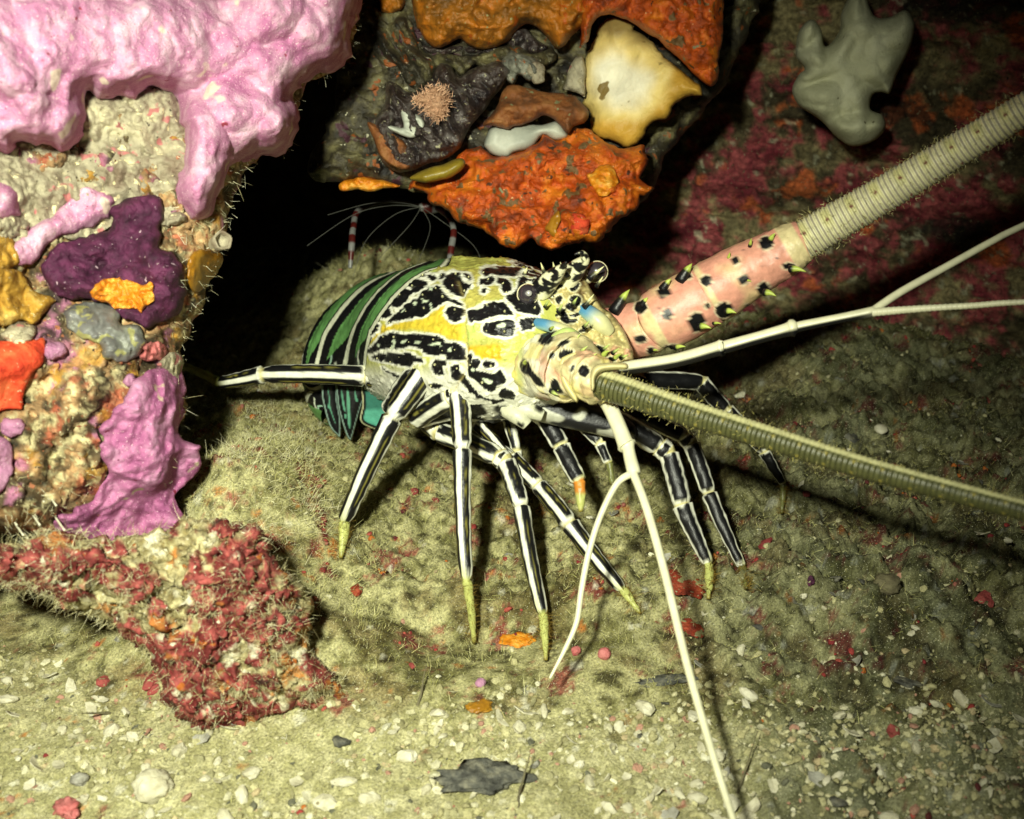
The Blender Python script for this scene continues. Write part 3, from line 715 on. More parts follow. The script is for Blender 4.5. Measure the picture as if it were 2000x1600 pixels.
tag(form('pale_sponge', [(1560, 62), (1585, 38), (1604, 58), (1612, 92), (1640, 60), (1645, 20), (1680, -30), (1706, 30), (1738, 34), (1768, 20), (1786, 44), (1782, 80), (1770, 110), (1750, 150), (1738, 182), (1722, 180), (1704, 186), (1700, 214), (1724, 226), (1729, 252), (1705, 276), (1666, 286), (1636, 270), (1610, 242), (1590, 226), (1560, 206), (1547, 176), (1560, 146), (1572, 134), (1555, 110)],
     plane(.70, 1650, 150, -.05, .05), .022, M['palesponge'], Tb=.03, edge=36, step=3, lumps=[('b', .007, 34, 2), ('n', .003, 40, 2)], seed=60),
    'pale grey lobed sponge hanging in the upper right of the cave', 'sponge')

# ------------------------------------------------------------------ the spiny lobster
BLACK = np.array([.006, .006, .007]); WHITE = np.array([.80, .80, .66]); CREAM = np.array([.70, .66, .40])
YEL = np.array([.66, .50, .045]); ORA = np.array([.72, .44, .03]); LIME = np.array([.46, .54, .13]); OLIVE = np.array([.42, .38, .09])
GREEN = np.array([.105, .25, .075]); PINK = np.array([.72, .33, .24]); BLUE = np.array([.07, .24, .40]); MINT = np.array([.16, .48, .30])
DACT = np.array([.46, .48, .15])

def panel(x0, y0, s): return lambda *pts: np.array([(x0 + x / s, y0 + y / s) for x, y in pts], float)
pA, pB, pE = panel(690, 510, 8.0), panel(890, 480, 6.667), panel(680, 630, 5.714)
p2, pT, pF = panel(950, 450, 2.857), panel(580, 640, 6.667), panel(970, 600, 5.714)

def rm(rpx, d): return rpx * d / FPX

lob = empty('spiny_lobster', P(880, 800, .58))
tag(lob, 'striped black and white spiny lobster with a green tail and pink antenna base', 'lobster')

def catmull(pts, n):
    p = np.asarray(pts, float); k = len(p)
    t = np.linspace(0, k - 1, n); i = np.minimum(t.astype(int), k - 2); f = (t - i)[:, None]
    g = lambda j: p[np.clip(j, 0, k - 1)]
    a, b, c, d = g(i - 1), g(i), g(i + 1), g(i + 2)
    return 0.5 * (2 * b + (c - a) * f + (2 * a - 5 * b + 4 * c - d) * f ** 2 + (3 * b - a - 3 * c + d) * f ** 3)

def ring_faces(nr, nc, caps=True):
    i = np.arange(nr - 1)[:, None] * nc + np.arange(nc)[None]
    j = np.arange(nr - 1)[:, None] * nc + (np.arange(nc)[None] + 1) % nc
    return np.c_[i.ravel(), j.ravel(), (j + nc).ravel(), (i + nc).ravel()]

def tube(C, R, nc=32, oval=1.0, ref=None, close=True):
    """rings round the centre line C with radii R; phi = 0 faces the viewer's side"""
    C = np.asarray(C, float); n = len(C)
    T = np.gradient(C, axis=0); T /= np.linalg.norm(T, axis=1)[:, None]
    if ref is None: N0 = CAMP - C
    else: N0 = np.tile(np.asarray(ref, float), (n, 1))
    B = np.cross(T, N0); B /= np.linalg.norm(B, axis=1)[:, None]
    N = np.cross(B, T)
    phi = np.arange(nc) / nc * 2 * math.pi
    R = np.asarray(R, float)
    V = C[:, None] + R[:, None, None] * (np.cos(phi)[None, :, None] * N[:, None] + oval * np.sin(phi)[None, :, None] * B[:, None])
    V = V.reshape(-1, 3)
    F = ring_faces(n, nc)
    if close:
        V = np.vstack([V, C[0], C[-1]])
        a, b = len(V) - 2, len(V) - 1
        k = np.arange(nc); k2 = (k + 1) % nc
        F = np.vstack([F, np.c_[np.full(nc, a), k2, k, np.full(nc, a)], np.c_[(n - 1) * nc + k, (n - 1) * nc + k2, np.full(nc, b), np.full(nc, b)]])
    ph = np.tile(phi, n); rr = np.repeat(np.arange(n), nc)
    if close: ph = np.r_[ph, 0, 0]; rr = np.r_[rr, 0, n - 1]
    return V, F, ph, rr

def tri_fix(F):
    return F

def pmesh(name, V, F, col, parent, m=None):
    """quads that end in a repeated corner become triangles"""
    F = np.asarray(F)
    tri = F[:, 2] == F[:, 3]
    tri2 = F[:, 0] == F[:, 3]
    q = F[~(tri | tri2)]; t = np.vstack([F[tri][:, :3], F[tri2][:, :3]])
    V = np.asarray(V, float); c = (V.min(0) + V.max(0)) / 2
    me = bpy.data.meshes.new(name)
    nl = len(q) * 4 + len(t) * 3
    me.vertices.add(len(V)); me.vertices.foreach_set('co', (V - c).astype(np.float32).ravel())
    me.loops.add(nl); me.loops.foreach_set('vertex_index', np.r_[q.ravel(), t.ravel()].astype(np.int32))
    me.polygons.add(len(q) + len(t))
    me.polygons.foreach_set('loop_start', np.r_[np.arange(len(q)) * 4, len(q) * 4 + np.arange(len(t)) * 3].astype(np.int32))
    me.polygons.foreach_set('loop_total', np.r_[np.full(len(q), 4), np.full(len(t), 3)].astype(np.int32))
    me.polygons.foreach_set('use_smooth', np.ones(len(q) + len(t), bool))
    me.update(calc_edges=True); me.validate()
    a = me.color_attributes.new('Col', 'FLOAT_COLOR', 'POINT')
    cc = np.ones((len(V), 4), np.float32); cc[:, :3] = np.clip(col, 0, 1); a.data.foreach_set('color', cc.ravel())
    me.materials.append(m or M['attr'])
    o = bpy.data.objects.new(name, me); COL.objects.link(o)
    o.parent = parent; o.location = Vector(c) - (world_loc(parent) if parent else Vector((0, 0, 0)))
    return o

def paint(px, py, col, blobs, color=BLACK, rim=5.0, rimcol=WHITE, wob=2.0, seed=0, V=None, amp=None):
    """blots with a pale rim, edges slightly ragged"""
    q = np.c_[px, py]
    w = np.zeros(len(q)) if V is None else fbm(V, 520, 2, seed) * wob
    best = np.full(len(q), 1e9)
    for b in blobs:
        b = np.asarray(b, float)
        lo, hi = b.min(0) - rim - 6, b.max(0) + rim + 6
        k = (q[:, 0] > lo[0]) & (q[:, 0] < hi[0]) & (q[:, 1] > lo[1]) & (q[:, 1] < hi[1])
        if k.any(): best[k] = np.minimum(best[k], sdf(q[k], smooth_poly(b, 3)))
    best = best + w
    if rim: col = mix(col, rimcol, sstep(rim + 1.5, rim - 1.5, best))
    return mix(col, color, sstep(.8, -.8, best))

# --- body: one continuous mesh from the tail root to the head
_st = [  # px, py, depth, upper, lower, half width (metres)
    (699, 794, .690, .021, .016, .026), (694, 757, .698, .029, .020, .033), (697, 720, .704, .0355, .024, .0385), (714, 690, .703, .039, .026, .042),
    (750, 668, .694, .041, .030, .0435), (798, 657, .672, .0415, .034, .0440),
    (842, 654, .645, .0445, .040, .0480), (878, 656, .622, .0455, .043, .0505), (918, 661, .598, .0435, .043, .0505), (966, 668, .572, .040, .041, .047),
    (1015, 676, .551, .036, .036, .0415), (1055, 680, .536, .031, .030, .035), (1085, 680, .525, .022, .021, .026), (1098, 680, .520, .004, .004, .004)]
_st = np.array(_st)
NS, NC = 300, 360
dense = catmull(np.c_[P(_st[:, 0], _st[:, 1], _st[:, 2]), _st[:, 3:]], NS)
C, RUp, RLo, RW = dense[:, :3], dense[:, 3], dense[:, 4], dense[:, 5]
ks = np.linspace(0, len(_st) - 1, NS)
T = np.gradient(C, axis=0); T /= np.linalg.norm(T, axis=1)[:, None]
Fh = T[int(NS * .65)]
R0 = np.cross(Fh, [0, 0, 1.0]); R0 /= np.linalg.norm(R0)
if R0 @ (CAMP - C[150]) < 0: R0 = -R0          # the flank turned to the camera
U = np.cross(np.cross(T, R0), T) * 0 + np.cross(R0, T)
if (U @ np.array([0, 0, 1.0])).mean() < 0: U = -U
U /= np.linalg.norm(U, axis=1)[:, None]
th = np.arange(NC) / NC * 2 * math.pi          # 0 = back ridge, pi/2 = flank towards the camera
sc = np.ones(NS)
ct, sn = np.cos(th), np.sin(th)
vert = np.where(ct > 0, 1, 0)
pw = .86
cx_, sx_ = np.sign(ct) * np.abs(ct) ** pw, np.sign(sn) * np.abs(sn) ** pw
rv = np.where(ct[None] > 0, RUp[:, None], RLo[:, None]) * sc[:, None]
BV = C[:, None] + (rv * cx_[None])[..., None] * U[:, None] + ((RW * sc)[:, None] * sx_[None])[..., None] * R0[None, None]
# the hind edge of the shell and the tail rings are drawn forward along the back
_dl = .024 * sstep(8.6, 6.0, ks) * sstep(0.5, 3.0, ks)
BV = BV + (T * _dl[:, None])[:, None] * ct[None, :, None]
BVf = BV.reshape(-1, 3)
bpx, bpy_, bd = proj(BVf)
# hind edge of the shell: the station where each line along the flank crosses the edge seen in the photograph
edge_y = np.array([500, 522, 528, 548, 580, 615, 650, 690, 740, 900]); edge_x = np.array([884, 880, 850, 815, 781, 752, 729, 716, 712, 712])
past = (bpx > np.interp(bpy_, edge_y, edge_x)).reshape(NS, NC)
KB = np.zeros(NC)
for j in range(NC // 2 + 1):
    n_ = np.where(~past[:, j])[0]
    n_ = n_[(n_ > NS * .35) & (n_ < NS * .72)]
    KB[j] = ks[n_.max()] if len(n_) else 5.5
for _ in range(6): KB[1:NC // 2] = (KB[:NC // 2 - 1] + 2 * KB[1:NC // 2] + KB[2:NC // 2 + 1]) / 4
KB[NC // 2 + 1:] = KB[1:NC // 2][::-1]
rel = ks[:, None] / KB[None]
SEG = rel * 5.0
fr_ = SEG - np.floor(SEG)
sc2 = np.where(rel < 1, .955 * (0.965 + 0.035 * sstep(0, .35, fr_) - .02 * sstep(.85, 1, fr_)), 1.0)
BV = C[:, None] + (BV - C[:, None]) * sc2[..., None]
BVf = BV.reshape(-1, 3)
bpx, bpy_, bd = proj(BVf)
cen = np.repeat(C, NC, 0); outw = BVf - cen; outw /= np.linalg.norm(outw, axis=1)[:, None] + 1e-9
KS = np.repeat(ks, NC); TH = np.tile(th, NS)
car = (rel >= 1).reshape(-1)
nearside = (TH < math.pi)
def polydist(q, line):
    best = np.full(len(q), 1e9)
    for a, b in zip(line[:-1], line[1:]):
        a, b = np.array(a, float), np.array(b, float); ab_ = b - a
        t = np.clip(((q - a) @ ab_) / (ab_ @ ab_), 0, 1)
        best = np.minimum(best, np.linalg.norm(q - a - t[:, None] * ab_, axis=1))
    return best
bq = np.c_[bpx, bpy_]
groove = polydist(bq, [(893, 548), (902, 575), (906, 610), (906, 650), (909, 692), (905, 730), (880, 770)])
rim = polydist(bq, [(885, 526), (835, 540), (790, 570), (755, 610), (728, 645)])
h = -.0016 * np.exp(-(groove / 6) ** 2) + .0012 * np.exp(-(rim / 8) ** 2)
h = h + .0006 * fbm(BVf, 90, 2, 5) + .0009 * sstep(.25, .6, fbm(BVf, 300, 2, 6)) + .0004 * fbm(BVf, 700, 2, 7)
h[~car] *= .3
hm = h.reshape(NS, NC); hm[:, NC // 2 + 1:] = hm[:, 1:NC // 2][:, ::-1]
BVf = BVf + outw * hm.reshape(-1)[:, None]

# markings of the carapace
bl = [pA((1400, 340), (1480, 230), (1560, 190), (1680, 200), (1690, 290), (1760, 350), (1850, 370), (1820, 420), (1760, 480), (1650, 540), (1560, 520), (1470, 440)),
      pA((1740, 205), (1820, 215), (1850, 310), (1790, 290), (1750, 260)),
      pA((990, 250), (1060, 225), (1140, 235), (1130, 270), (1000, 270)), pA((1160, 240), (1250, 235), (1310, 250), (1280, 300), (1220, 320)), pA((1340, 290), (1370, 220), (1430, 210), (1450, 240), (1380, 290)),
      pA((840, 380), (900, 340), (1020, 310), (1130, 320), (1170, 350), (1150, 400), (1080, 440), (1000, 490), (940, 510), (860, 600), (800, 650), (760, 690), (700, 730), (640, 730), (600, 680), (590, 620), (650, 580), (740, 575), (700, 520), (760, 460), (840, 450), (910, 470), (915, 430)),
      pA((450, 850), (500, 760), (560, 740), (600, 790), (580, 870), (520, 900), (450, 890)),
      pA((545, 960), (600, 880), (700, 790), (800, 710), (880, 650), (960, 600), (1020, 580), (1060, 490), (1130, 440), (1200, 425), (1270, 400), (1360, 400), (1380, 450), (1440, 510), (1510, 580), (1620, 610), (1680, 650), (1680, 690), (1600, 680), (1500, 640), (1400, 660), (1300, 720), (1230, 750), (1200, 780), (1120, 850), (1060, 875), (960, 870), (920, 900), (800, 910), (690, 940), (620, 940), (570, 990)),
      pA((1440, 770), (1500, 705), (1600, 720), (1700, 730), (1710, 820), (1690, 900), (1620, 945), (1530, 935), (1460, 870)),
      pA((200, 1230), (240, 1150), (320, 1050), (400, 980), (420, 1010), (380, 1100), (300, 1170), (230, 1240)),
      pA((150, 1400), (300, 1330), (380, 1240), (430, 1180), (520, 1150), (620, 1110), (700, 1130), (830, 1150), (930, 1130), (1060, 1150), (1250, 1160), (1370, 1190), (1450, 1270), (1600, 1280), (1680, 1310), (1720, 1400), (1730, 1500), (1690, 1560), (1550, 1540), (1450, 1560), (1460, 1490), (1380, 1470), (1250, 1480), (1120, 1440), (1060, 1370), (960, 1350), (880, 1340), (800, 1360), (640, 1370), (560, 1370), (420, 1380), (300, 1440)),
      pE((250, 385), (380, 340), (540, 345), (690, 340), (760, 380), (850, 420), (830, 450), (740, 450), (680, 500), (560, 470), (420, 440), (300, 415)),
      pE((940, 430), (1120, 420), (1280, 430), (1290, 400), (1200, 380), (1100, 400), (1100, 480), (1050, 490), (1070, 580), (1010, 590), (960, 560)),
      pE((1140, 500), (1180, 470), (1230, 480), (1260, 560), (1320, 620), (1380, 720), (1480, 800), (1600, 860), (1720, 860), (1750, 880), (1640, 910), (1580, 880), (1440, 820), (1340, 760), (1280, 690), (1200, 650), (1150, 590)),
      pE((1300, 480), (1320, 380), (1370, 340), (1400, 380), (1380, 440), (1430, 400), (1480, 430), (1470, 480), (1430, 530), (1480, 540), (1560, 560), (1640, 570), (1690, 520), (1730, 560), (1760, 640), (1740, 690), (1680, 690), (1640, 760), (1560, 750), (1480, 690), (1420, 650), (1350, 600)),
      pE((1500, 470), (1520, 430), (1600, 430), (1650, 460), (1630, 500), (1540, 500)), pE((1680, 830), (1700, 750), (1770, 740), (1860, 800), (1850, 860), (1750, 860)),
      pE((380, 500), (480, 560), (580, 590), (540, 620), (440, 560)), pE((900, 690), (1000, 680), (1060, 710), (980, 740)),
      pB((150, 860), (200, 830), (250, 830), (350, 810), (370, 760), (450, 750), (520, 750), (620, 740), (680, 790), (730, 850), (745, 910), (640, 910), (520, 920), (400, 950), (340, 980), (250, 980), (210, 1010), (160, 950)),
      pB((345, 1090), (370, 1020), (480, 990), (620, 970), (750, 970), (765, 1060), (760, 1150), (690, 1190), (560, 1180), (440, 1160), (370, 1130)),
      pB((330, 590), (350, 560), (400, 560), (420, 590), (390, 620), (350, 620)), pB((310, 470), (340, 430), (450, 420), (520, 440), (460, 490), (370, 510), (310, 510)),
      pB((530, 480), (560, 420), (650, 430), (710, 480), (730, 560), (690, 600), (620, 610), (590, 550), (600, 500)),
      pB((660, 690), (740, 620), (800, 560), (820, 460), (870, 400), (930, 440), (920, 500), (1050, 520), (1080, 600), (1060, 700), (1100, 800), (1100, 900), (960, 890), (860, 870), (790, 840), (740, 760)),
      pB((830, 950), (1080, 945), (1050, 990), (1000, 1080), (900, 1090), (850, 1100)),
      pB((340, 340), (360, 300), (420, 290), (520, 300), (650, 310), (780, 330), (890, 330), (870, 380), (780, 400), (600, 390), (450, 400), (370, 400)),
      pB((900, 370), (950, 290), (1030, 250), (1060, 290), (1060, 360), (1000, 400), (930, 400)), pB((1060, 450), (1150, 430), (1220, 380), (1380, 390), (1400, 440), (1370, 520), (1200, 520), (1100, 500))]
wh = [pA((600, 1240), (660, 1240), (640, 1320), (600, 1390), (575, 1350), (615, 1300)), pA((740, 1280), (770, 1240), (830, 1235), (800, 1275)), pA((950, 1280), (970, 1255), (1060, 1270), (1055, 1285)),
      pA((1170, 1290), (1220, 1290), (1300, 1270), (1380, 1275), (1390, 1340), (1365, 1350), (1345, 1305), (1230, 1320)), pA((1460, 1390), (1510, 1345), (1525, 1410)), pA((380, 1340), (400, 1295), (415, 1340)),
      pA((1050, 580), (1090, 580), (1100, 615), (1165, 610), (1160, 635), (1075, 650), (1085, 610)), pA((950, 680), (955, 640), (985, 640), (975, 690)), pA((1180, 680), (1210, 645), (1220, 700), (1225, 770), (1200, 770), (1205, 700)), pA((750, 790), (800, 745), (770, 795)),
      pA((1200, 450), (1230, 410), (1255, 440), (1220, 460)), pB((560, 1040), (600, 1010), (650, 1020), (640, 1065), (580, 1070)), pB((250, 830), (300, 785), (350, 770), (340, 810), (290, 830)),
      pE((1490, 620), (1560, 630), (1620, 660), (1580, 680), (1520, 650)), pE((1370, 520), (1400, 505), (1420, 530), (1395, 550))]
fields = [(YEL, pA((240, 1290), (420, 1000), (560, 1000), (800, 930), (1100, 890), (1300, 740), (1450, 680), (1430, 850), (1560, 970), (1720, 980), (1735, 1260), (1500, 1210), (1300, 1130), (1000, 1080), (700, 1080), (480, 1130))),
          (ORA, pB((130, 1330), (300, 1290), (620, 1290), (610, 1420), (550, 1500), (260, 1470), (130, 1400))),
          (LIME * 1.1, pB((125, 1000), (345, 1000), (340, 1100), (420, 1190), (140, 1240))),
          (OLIVE * 1.25, pB((110, 660), (300, 520), (590, 520), (630, 640), (500, 710), (350, 740), (130, 830))),
          (OLIVE * 1.15, pB((-60, 330), (150, 300), (330, 330), (290, 520), (180, 560), (200, 430), (60, 370))),
          (OLIVE, pA((200, 880), (480, 500), (820, 240), (1100, 150), (1450, 140), (1500, 190), (1350, 330), (1150, 440), (900, 640), (640, 840), (420, 970))),
          (LIME, pA((330, 830), (560, 470), (860, 210), (1200, 140), (1300, 200), (960, 270), (800, 420), (640, 580), (560, 720), (440, 850), (430, 960)))]
idx_near = np.where(car & (TH <= math.pi + 1e-6))[0]
px_, py_, Vn = bpx[idx_near], bpy_[idx_near], BVf[idx_near]
cc = mix(np.tile(WHITE * .92, (len(idx_near), 1)), np.array([.47, .48, .11]), sstep(745, 700, py_))
qn = np.c_[px_, py_]
for c_, poly in fields:
    d_ = sdf(qn, smooth_poly(poly, 3)) + 4 * fbm(Vn, 200, 2, 9)
    cc = mix(cc, np.tile(c_, (len(qn), 1)) * (1 + .22 * fbm(Vn, 260, 3, 12))[:, None], sstep(4, -4, d_))
yy = sstep(.55, .66, fbm(Vn, 900, 1, 33)); cc = mix(cc, cc * .45, yy * .8 * (cc[:, 2] < .4))
# scattered blotches on the parts of the shell the photograph barely shows
under = sstep(800, 830, py_) + sstep(1110, 1130, px_)
cc = paint(px_, py_, cc, bl, V=Vn, wob=1.6, rim=4.5)
cc = paint(px_, py_, cc, wh, color=np.array([.62, .70, .50]), rim=0, V=Vn, wob=1.2)
cc = mix(cc, np.array([.42, .34, .12]), .55 * np.exp(-(groove[idx_near] / 2.2) ** 2))
pale = sstep(.58, .70, fbm(Vn, 800, 1, 44)) * (cc[:, 0] < .05); cc = mix(cc, np.array([.35, .36, .28]), pale * .6)
tu = TH[idx_near]
lowm = sstep(1.95, 2.2, tu) * sstep(.05, .2, np.abs(fbm(Vn, 45, 2, 55)))
cc = mix(cc, BLACK, lowm * (py_ > 790))
BC = np.zeros((len(BVf), 3)); BC[idx_near] = cc
# tail rings
ia = np.where(~car)[0]
seg_ = SEG.reshape(-1)[ia]
tf_ = TH[ia].copy(); tf_ = np.minimum(tf_, 2 * math.pi - tf_)
f_ = 1 - (seg_ - np.floor(seg_)) + .012 * fbm(BVf[ia], 60, 2, 14) + .05 * sstep(1.2, 2.0, tf_)
f_ = f_ % 1.0
top = tf_ < 1.50 + .03 * fbm(BVf[ia], 90, 2, 15) + .45 * (f_ - .55)
ca = np.tile(BLACK, (len(ia), 1))
grn = np.tile(GREEN, (len(ia), 1)) * (1 + .30 * fbm(BVf[ia], 150, 3, 16))[:, None] * (.8 + .5 * sstep(0, 1.1, tf_))[:, None]
ca = mix(ca, grn, sstep(.40, .42, f_) * sstep(1.0, .985, f_) * top * (seg_ < 4.9))
ca = mix(ca, np.array([.78, .80, .60]), sstep(.190, .215, f_) * sstep(.370, .345, f_))
lowz = (~top)
st1 = sstep(.055, .03, np.abs(f_ - .62 - .10 * np.sin(tf_ * 9) + .05 * fbm(BVf[ia], 200, 2, 18))) * sstep(.0, .25, np.sin(tf_ * 5.0 + seg_) + .45)
ca = mix(ca, np.array([.68, .72, .56]), st1 * lowz)
st2 = sstep(.045, .02, np.abs(f_ - .86 - .06 * np.sin(tf_ * 13 + 1))) * sstep(-.1, .2, np.sin(tf_ * 8.0 + seg_ * 2))
ca = mix(ca, np.array([.40, .62, .46]), st2 * lowz)
BC[ia] = ca
BC3 = BC.reshape(NS, NC, 3); BC3[:, NC // 2 + 1:] = BC3[:, 1:NC // 2][:, ::-1]
F_ = ring_faces(NS, NC)
body = pmesh('body', BVf, F_[:, ::-1], BC3.reshape(-1, 3), lob)
# small thorns on the black fields of the shell
_vis = np.where((BC3.reshape(-1, 3)[:, 0] < .02) & car & (TH < 1.9) & (TH > .02))[0]
_nrm = BVf - cen; _nrm /= np.linalg.norm(_nrm, axis=1)[:, None]
_rs = np.random.RandomState(5); _taken = []
for i in _rs.permutation(_vis):
    if len(_taken) >= 46: break
    if all(np.linalg.norm(BVf[i] - BVf[j]) > .0075 for j in _taken):
        _taken.append(i)
for i in _taken:
    ln = .0016 + .0018 * _rs.rand()
    u = np.linspace(0, 1, 5)
    dr = _nrm[i] * .55 + T[i // NC] * .8
    V, F, ph, rr = tube(BVf[i] - _nrm[i] * .0006 + dr * (u * ln)[:, None], ln * .36 * (1 - .94 * u), 8)
    pmesh('spine', V, F, mix(np.tile(BLACK, (len(V), 1)), np.array([.62, .60, .32]), sstep(.35, .6, u[rr])), lob)
BS = Surf(bpx[bd < .72], bpy_[bd < .72], bd[bd < .72], 5)

# --- tail blades
def blade(poly, d, T, edge, colf, seed, key):
    return form('tail_blade', poly, d, T, M['attr'], Tb=.002, edge=edge, step=2.2, sub=4, colf=colf, parent=lob, key=key, seed=seed)
def striped(poly, streaks):
    pl = smooth_poly(poly, 4)
    def f(V, px, py, h_):
        q = np.c_[px, py]; d_ = edge_dist(q, pl)
        c = np.tile(BLACK, (len(q), 1)); c = mix(c, np.array([.34, .50, .42]), sstep(4.0, 2.8, d_))
        return paint(px, py, c, streaks, color=np.array([.10, .30, .19]), rim=0)
    return f
t1 = pT((320, 560), (520, 560), (525, 900), (570, 1180), (575, 1380), (550, 1432), (520, 1402), (420, 1280), (340, 1000), (320, 850))
t2 = pT((520, 560), (900, 560), (905, 860), (850, 1000), (790, 1200), (720, 1440), (690, 1467), (640, 1400), (560, 1150), (522, 950))
t3 = pT((860, 700), (1200, 700), (1200, 1100), (1100, 1320), (960, 1312), (820, 1212), (850, 1000))
blade(t1, plane(.660, 660, 800, .05, .08), .003, 14, striped(t1, [pT((400, 760), (425, 900), (440, 1050), (505, 1255), (470, 1180), (425, 1060), (395, 1040), (415, 960))]), 1, 'tb1')
blade(t2, plane(.655, 700, 800, .05, .08), .004, 16, striped(t2, [pT((650, 780), (680, 870), (695, 1100), (695, 1310), (665, 1250), (650, 950)), pT((585, 790), (600, 900), (630, 1080), (605, 1060), (580, 900)), pT((755, 780), (775, 900), (800, 950), (760, 950)), pT((620, 1130), (640, 1130), (640, 1180), (620, 1180))]), 2, 'tb2')
def teal(V, px, py, h_):
    q = np.c_[px, py]; d_ = edge_dist(q, smooth_poly(t3, 4))
    c = np.tile(np.array([.035, .16, .12]), (len(q), 1)); c = mix(c, np.array([.09, .36, .26]), sstep(795, 806, py))
    c = mix(c, BLACK, sstep(9, 7, d_)); return mix(c, np.array([.6, .6, .35]), sstep(3.6, 2.4, d_))
blade(t3, plane(.652, 730, 800, .03, .12), .002, 14, teal, 3, 'tb3')

# --- tubes: legs, antennae, antennules
def pth(pts): return P([p[0] for p in pts], [p[1] for p in pts], [p[2] for p in pts])

def leg(pts, stripes=((18, 17), (-70, 8), (108, 9), (182, 22)), seed=0, bristle=True, tipdark=False, rings=16, orange=False):
    """pts: joints (px, py, depth, radius in photo points); the last stretch is the pale claw"""
    Cs, Rs, segn, uu, LL = [], [], [], [], []
    J = pth(pts)
    for k in range(len(J) - 1):
        a, b = J[k], J[k + 1]; L_ = np.linalg.norm(b - a)
        last = k == len(J) - 2
        us = np.linspace(0.03, 1.0 if last else .97, rings)
        us = np.sort(np.r_[us, .012 if k else .0, .05] + 0) if True else us
        ra, rb = rm(pts[k][3] * .92, pts[k][2]), rm(pts[k + 1][3] * .92, pts[k + 1][2])
        side = np.cross(b - a, FW); side /= np.linalg.norm(side)
        if last: ra *= .72
        for u in us:
            r = ra + (rb - ra) * (u if not last else u ** 1.6)
            r *= (1 + .09 * math.exp(-((1 - u) / .06) ** 2) * (not last) + .05 * math.exp(-(u / .09) ** 2)) * (.93 + .05 * math.sin(u * 3.1))
            if u < .02 and k: r *= .72
            if u > .965 and not last: r *= .80
            Cs.append(a + (b - a) * u + side * math.sin(u * math.pi) * L_ * .012 * (1 if k % 2 else -1)); Rs.append(r); segn.append(k); uu.append(u); LL.append(L_)
    V, F, ph, rr = tube(Cs, Rs, 40)
    segn, uu, LL = np.array(segn)[rr], np.array(uu)[rr], np.array(LL)[rr]
    w = fbm(V, 260, 3, seed + 60) * 5
    deg = np.degrees(ph)
    e = np.minimum(uu, 1 - uu) * LL
    c = np.tile(BLACK, (len(V), 1))
    for cen_, hw in stripes:
        dd = np.abs((deg - cen_ + 180) % 360 - 180)
        c = mix(c, WHITE, sstep(hw + 3, hw - 3, dd + w - 6 * np.exp(-(e / .004) ** 2)))
        if hw > 15: c = mix(c, np.array([.30, .27, .05]), .6 * sstep(5, 2, np.abs(dd - hw - 30) + w) * (np.abs(uu - .5) < .32))
    c = mix(c, WHITE, sstep(.0015, .0008, e + .00025 * w) * (segn < segn.max()))
    c = mix(c, np.array([.55, .48, .14]), .8 * sstep(.0009, .0004, e))
    tip = segn == segn.max()
    tc = mix(np.tile(DACT, (len(V), 1)), np.array([.25, .20, .04]), sstep(.82, 1, uu))
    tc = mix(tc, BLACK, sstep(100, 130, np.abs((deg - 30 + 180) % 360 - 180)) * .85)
    if orange: tc = mix(tc, np.array([.6, .22, .03]), sstep(.5, .3, uu))
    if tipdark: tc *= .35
    c[tip] = tc[tip]
    pre = (segn == segn.max() - 1) & (np.abs((deg - stripes[0][0] + 180) % 360 - 180) < 40)
    c[pre] = mix(c[pre], DACT * 1.05, .55 * sstep(.70, 1, uu[pre]) * (c[pre][:, 0] > .3))
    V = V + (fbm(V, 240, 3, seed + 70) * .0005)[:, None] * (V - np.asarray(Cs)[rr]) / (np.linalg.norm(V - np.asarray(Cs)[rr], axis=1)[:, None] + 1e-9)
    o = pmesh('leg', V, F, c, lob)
    if bristle:
        nt = tip.copy(); fidx = F[:-80]
        sel = fidx[tip[fidx].all(1)]
        if len(sel):
            bo = hairs('bristles', [(V, sel, 1.0)], 240, .0046, .00008, [(.16, .10, .015), (.25, .17, .03), (.10, .06, .01)], M['hair'], .35, parent=o, seed=seed + 3, up=.0, segs=2)
            bo['kind'] = 'stuff'
    return o

def fd_(px, py, off=.004): return float(FLOOR(np.array([px], float), np.array([py], float))[0]) - off
# far side first
leg([(1230, 800, .585, 22), (1250, 742, .60, 20), (1368, 746, .61, 20), (1418, 800, .612, 18), (1492, 880, .615, 14), (1530, 945, .617, 9), (1526, 1003, fd_(1526, 1003), 3)], ((-60, 7), (70, 8), (180, 20)), 1, True, True)
leg([(1200, 790, .57, 22), (1225, 800, .57, 20), (1335, 852, .575, 19), (1350, 868, .574, 19), (1384, 962, .568, 18), (1450, 1108, .556, 11), (1458, 1150, fd_(1458, 1150), 3)], ((-62, 9), (62, 11), (180, 22)), 2, True, True)
leg([(1160, 800, .555, 25), (1185, 810, .553, 25), (1288, 872, .555, 25), (1306, 886, .554, 23), (1332, 985, .548, 23), (1384, 1102, .540, 14), (1384, 1170, fd_(1384, 1170), 4)], ((-58, 11), (58, 13), (180, 22)), 3)
leg([(980, 800, .59, 15), (992, 815, .59, 15), (1008, 880, .588, 12), (1018, 905, .588, 9), (1030, 930, .588, 4)], ((-30, 22), (60, 12), (180, 20)), 4, False)
leg([(1030, 790, .565, 22), (1060, 812, .56, 22), (1096, 872, .555, 21), (1132, 940, .548, 19), (1134, 1000, .545, 5)], ((-62, 10), (62, 10), (180, 20)), 5, False, False, 16, True)
leg([(850, 830, .59, 22), (870, 848, .585, 22), (1000, 895, .572, 20), (1052, 948, .56, 19), (1112, 1022, .548, 21), (1216, 1152, .535, 14), (1250, 1198, fd_(1250, 1198), 4)], ((14, 17), (-72, 10), (100, 10), (182, 22)), 6)
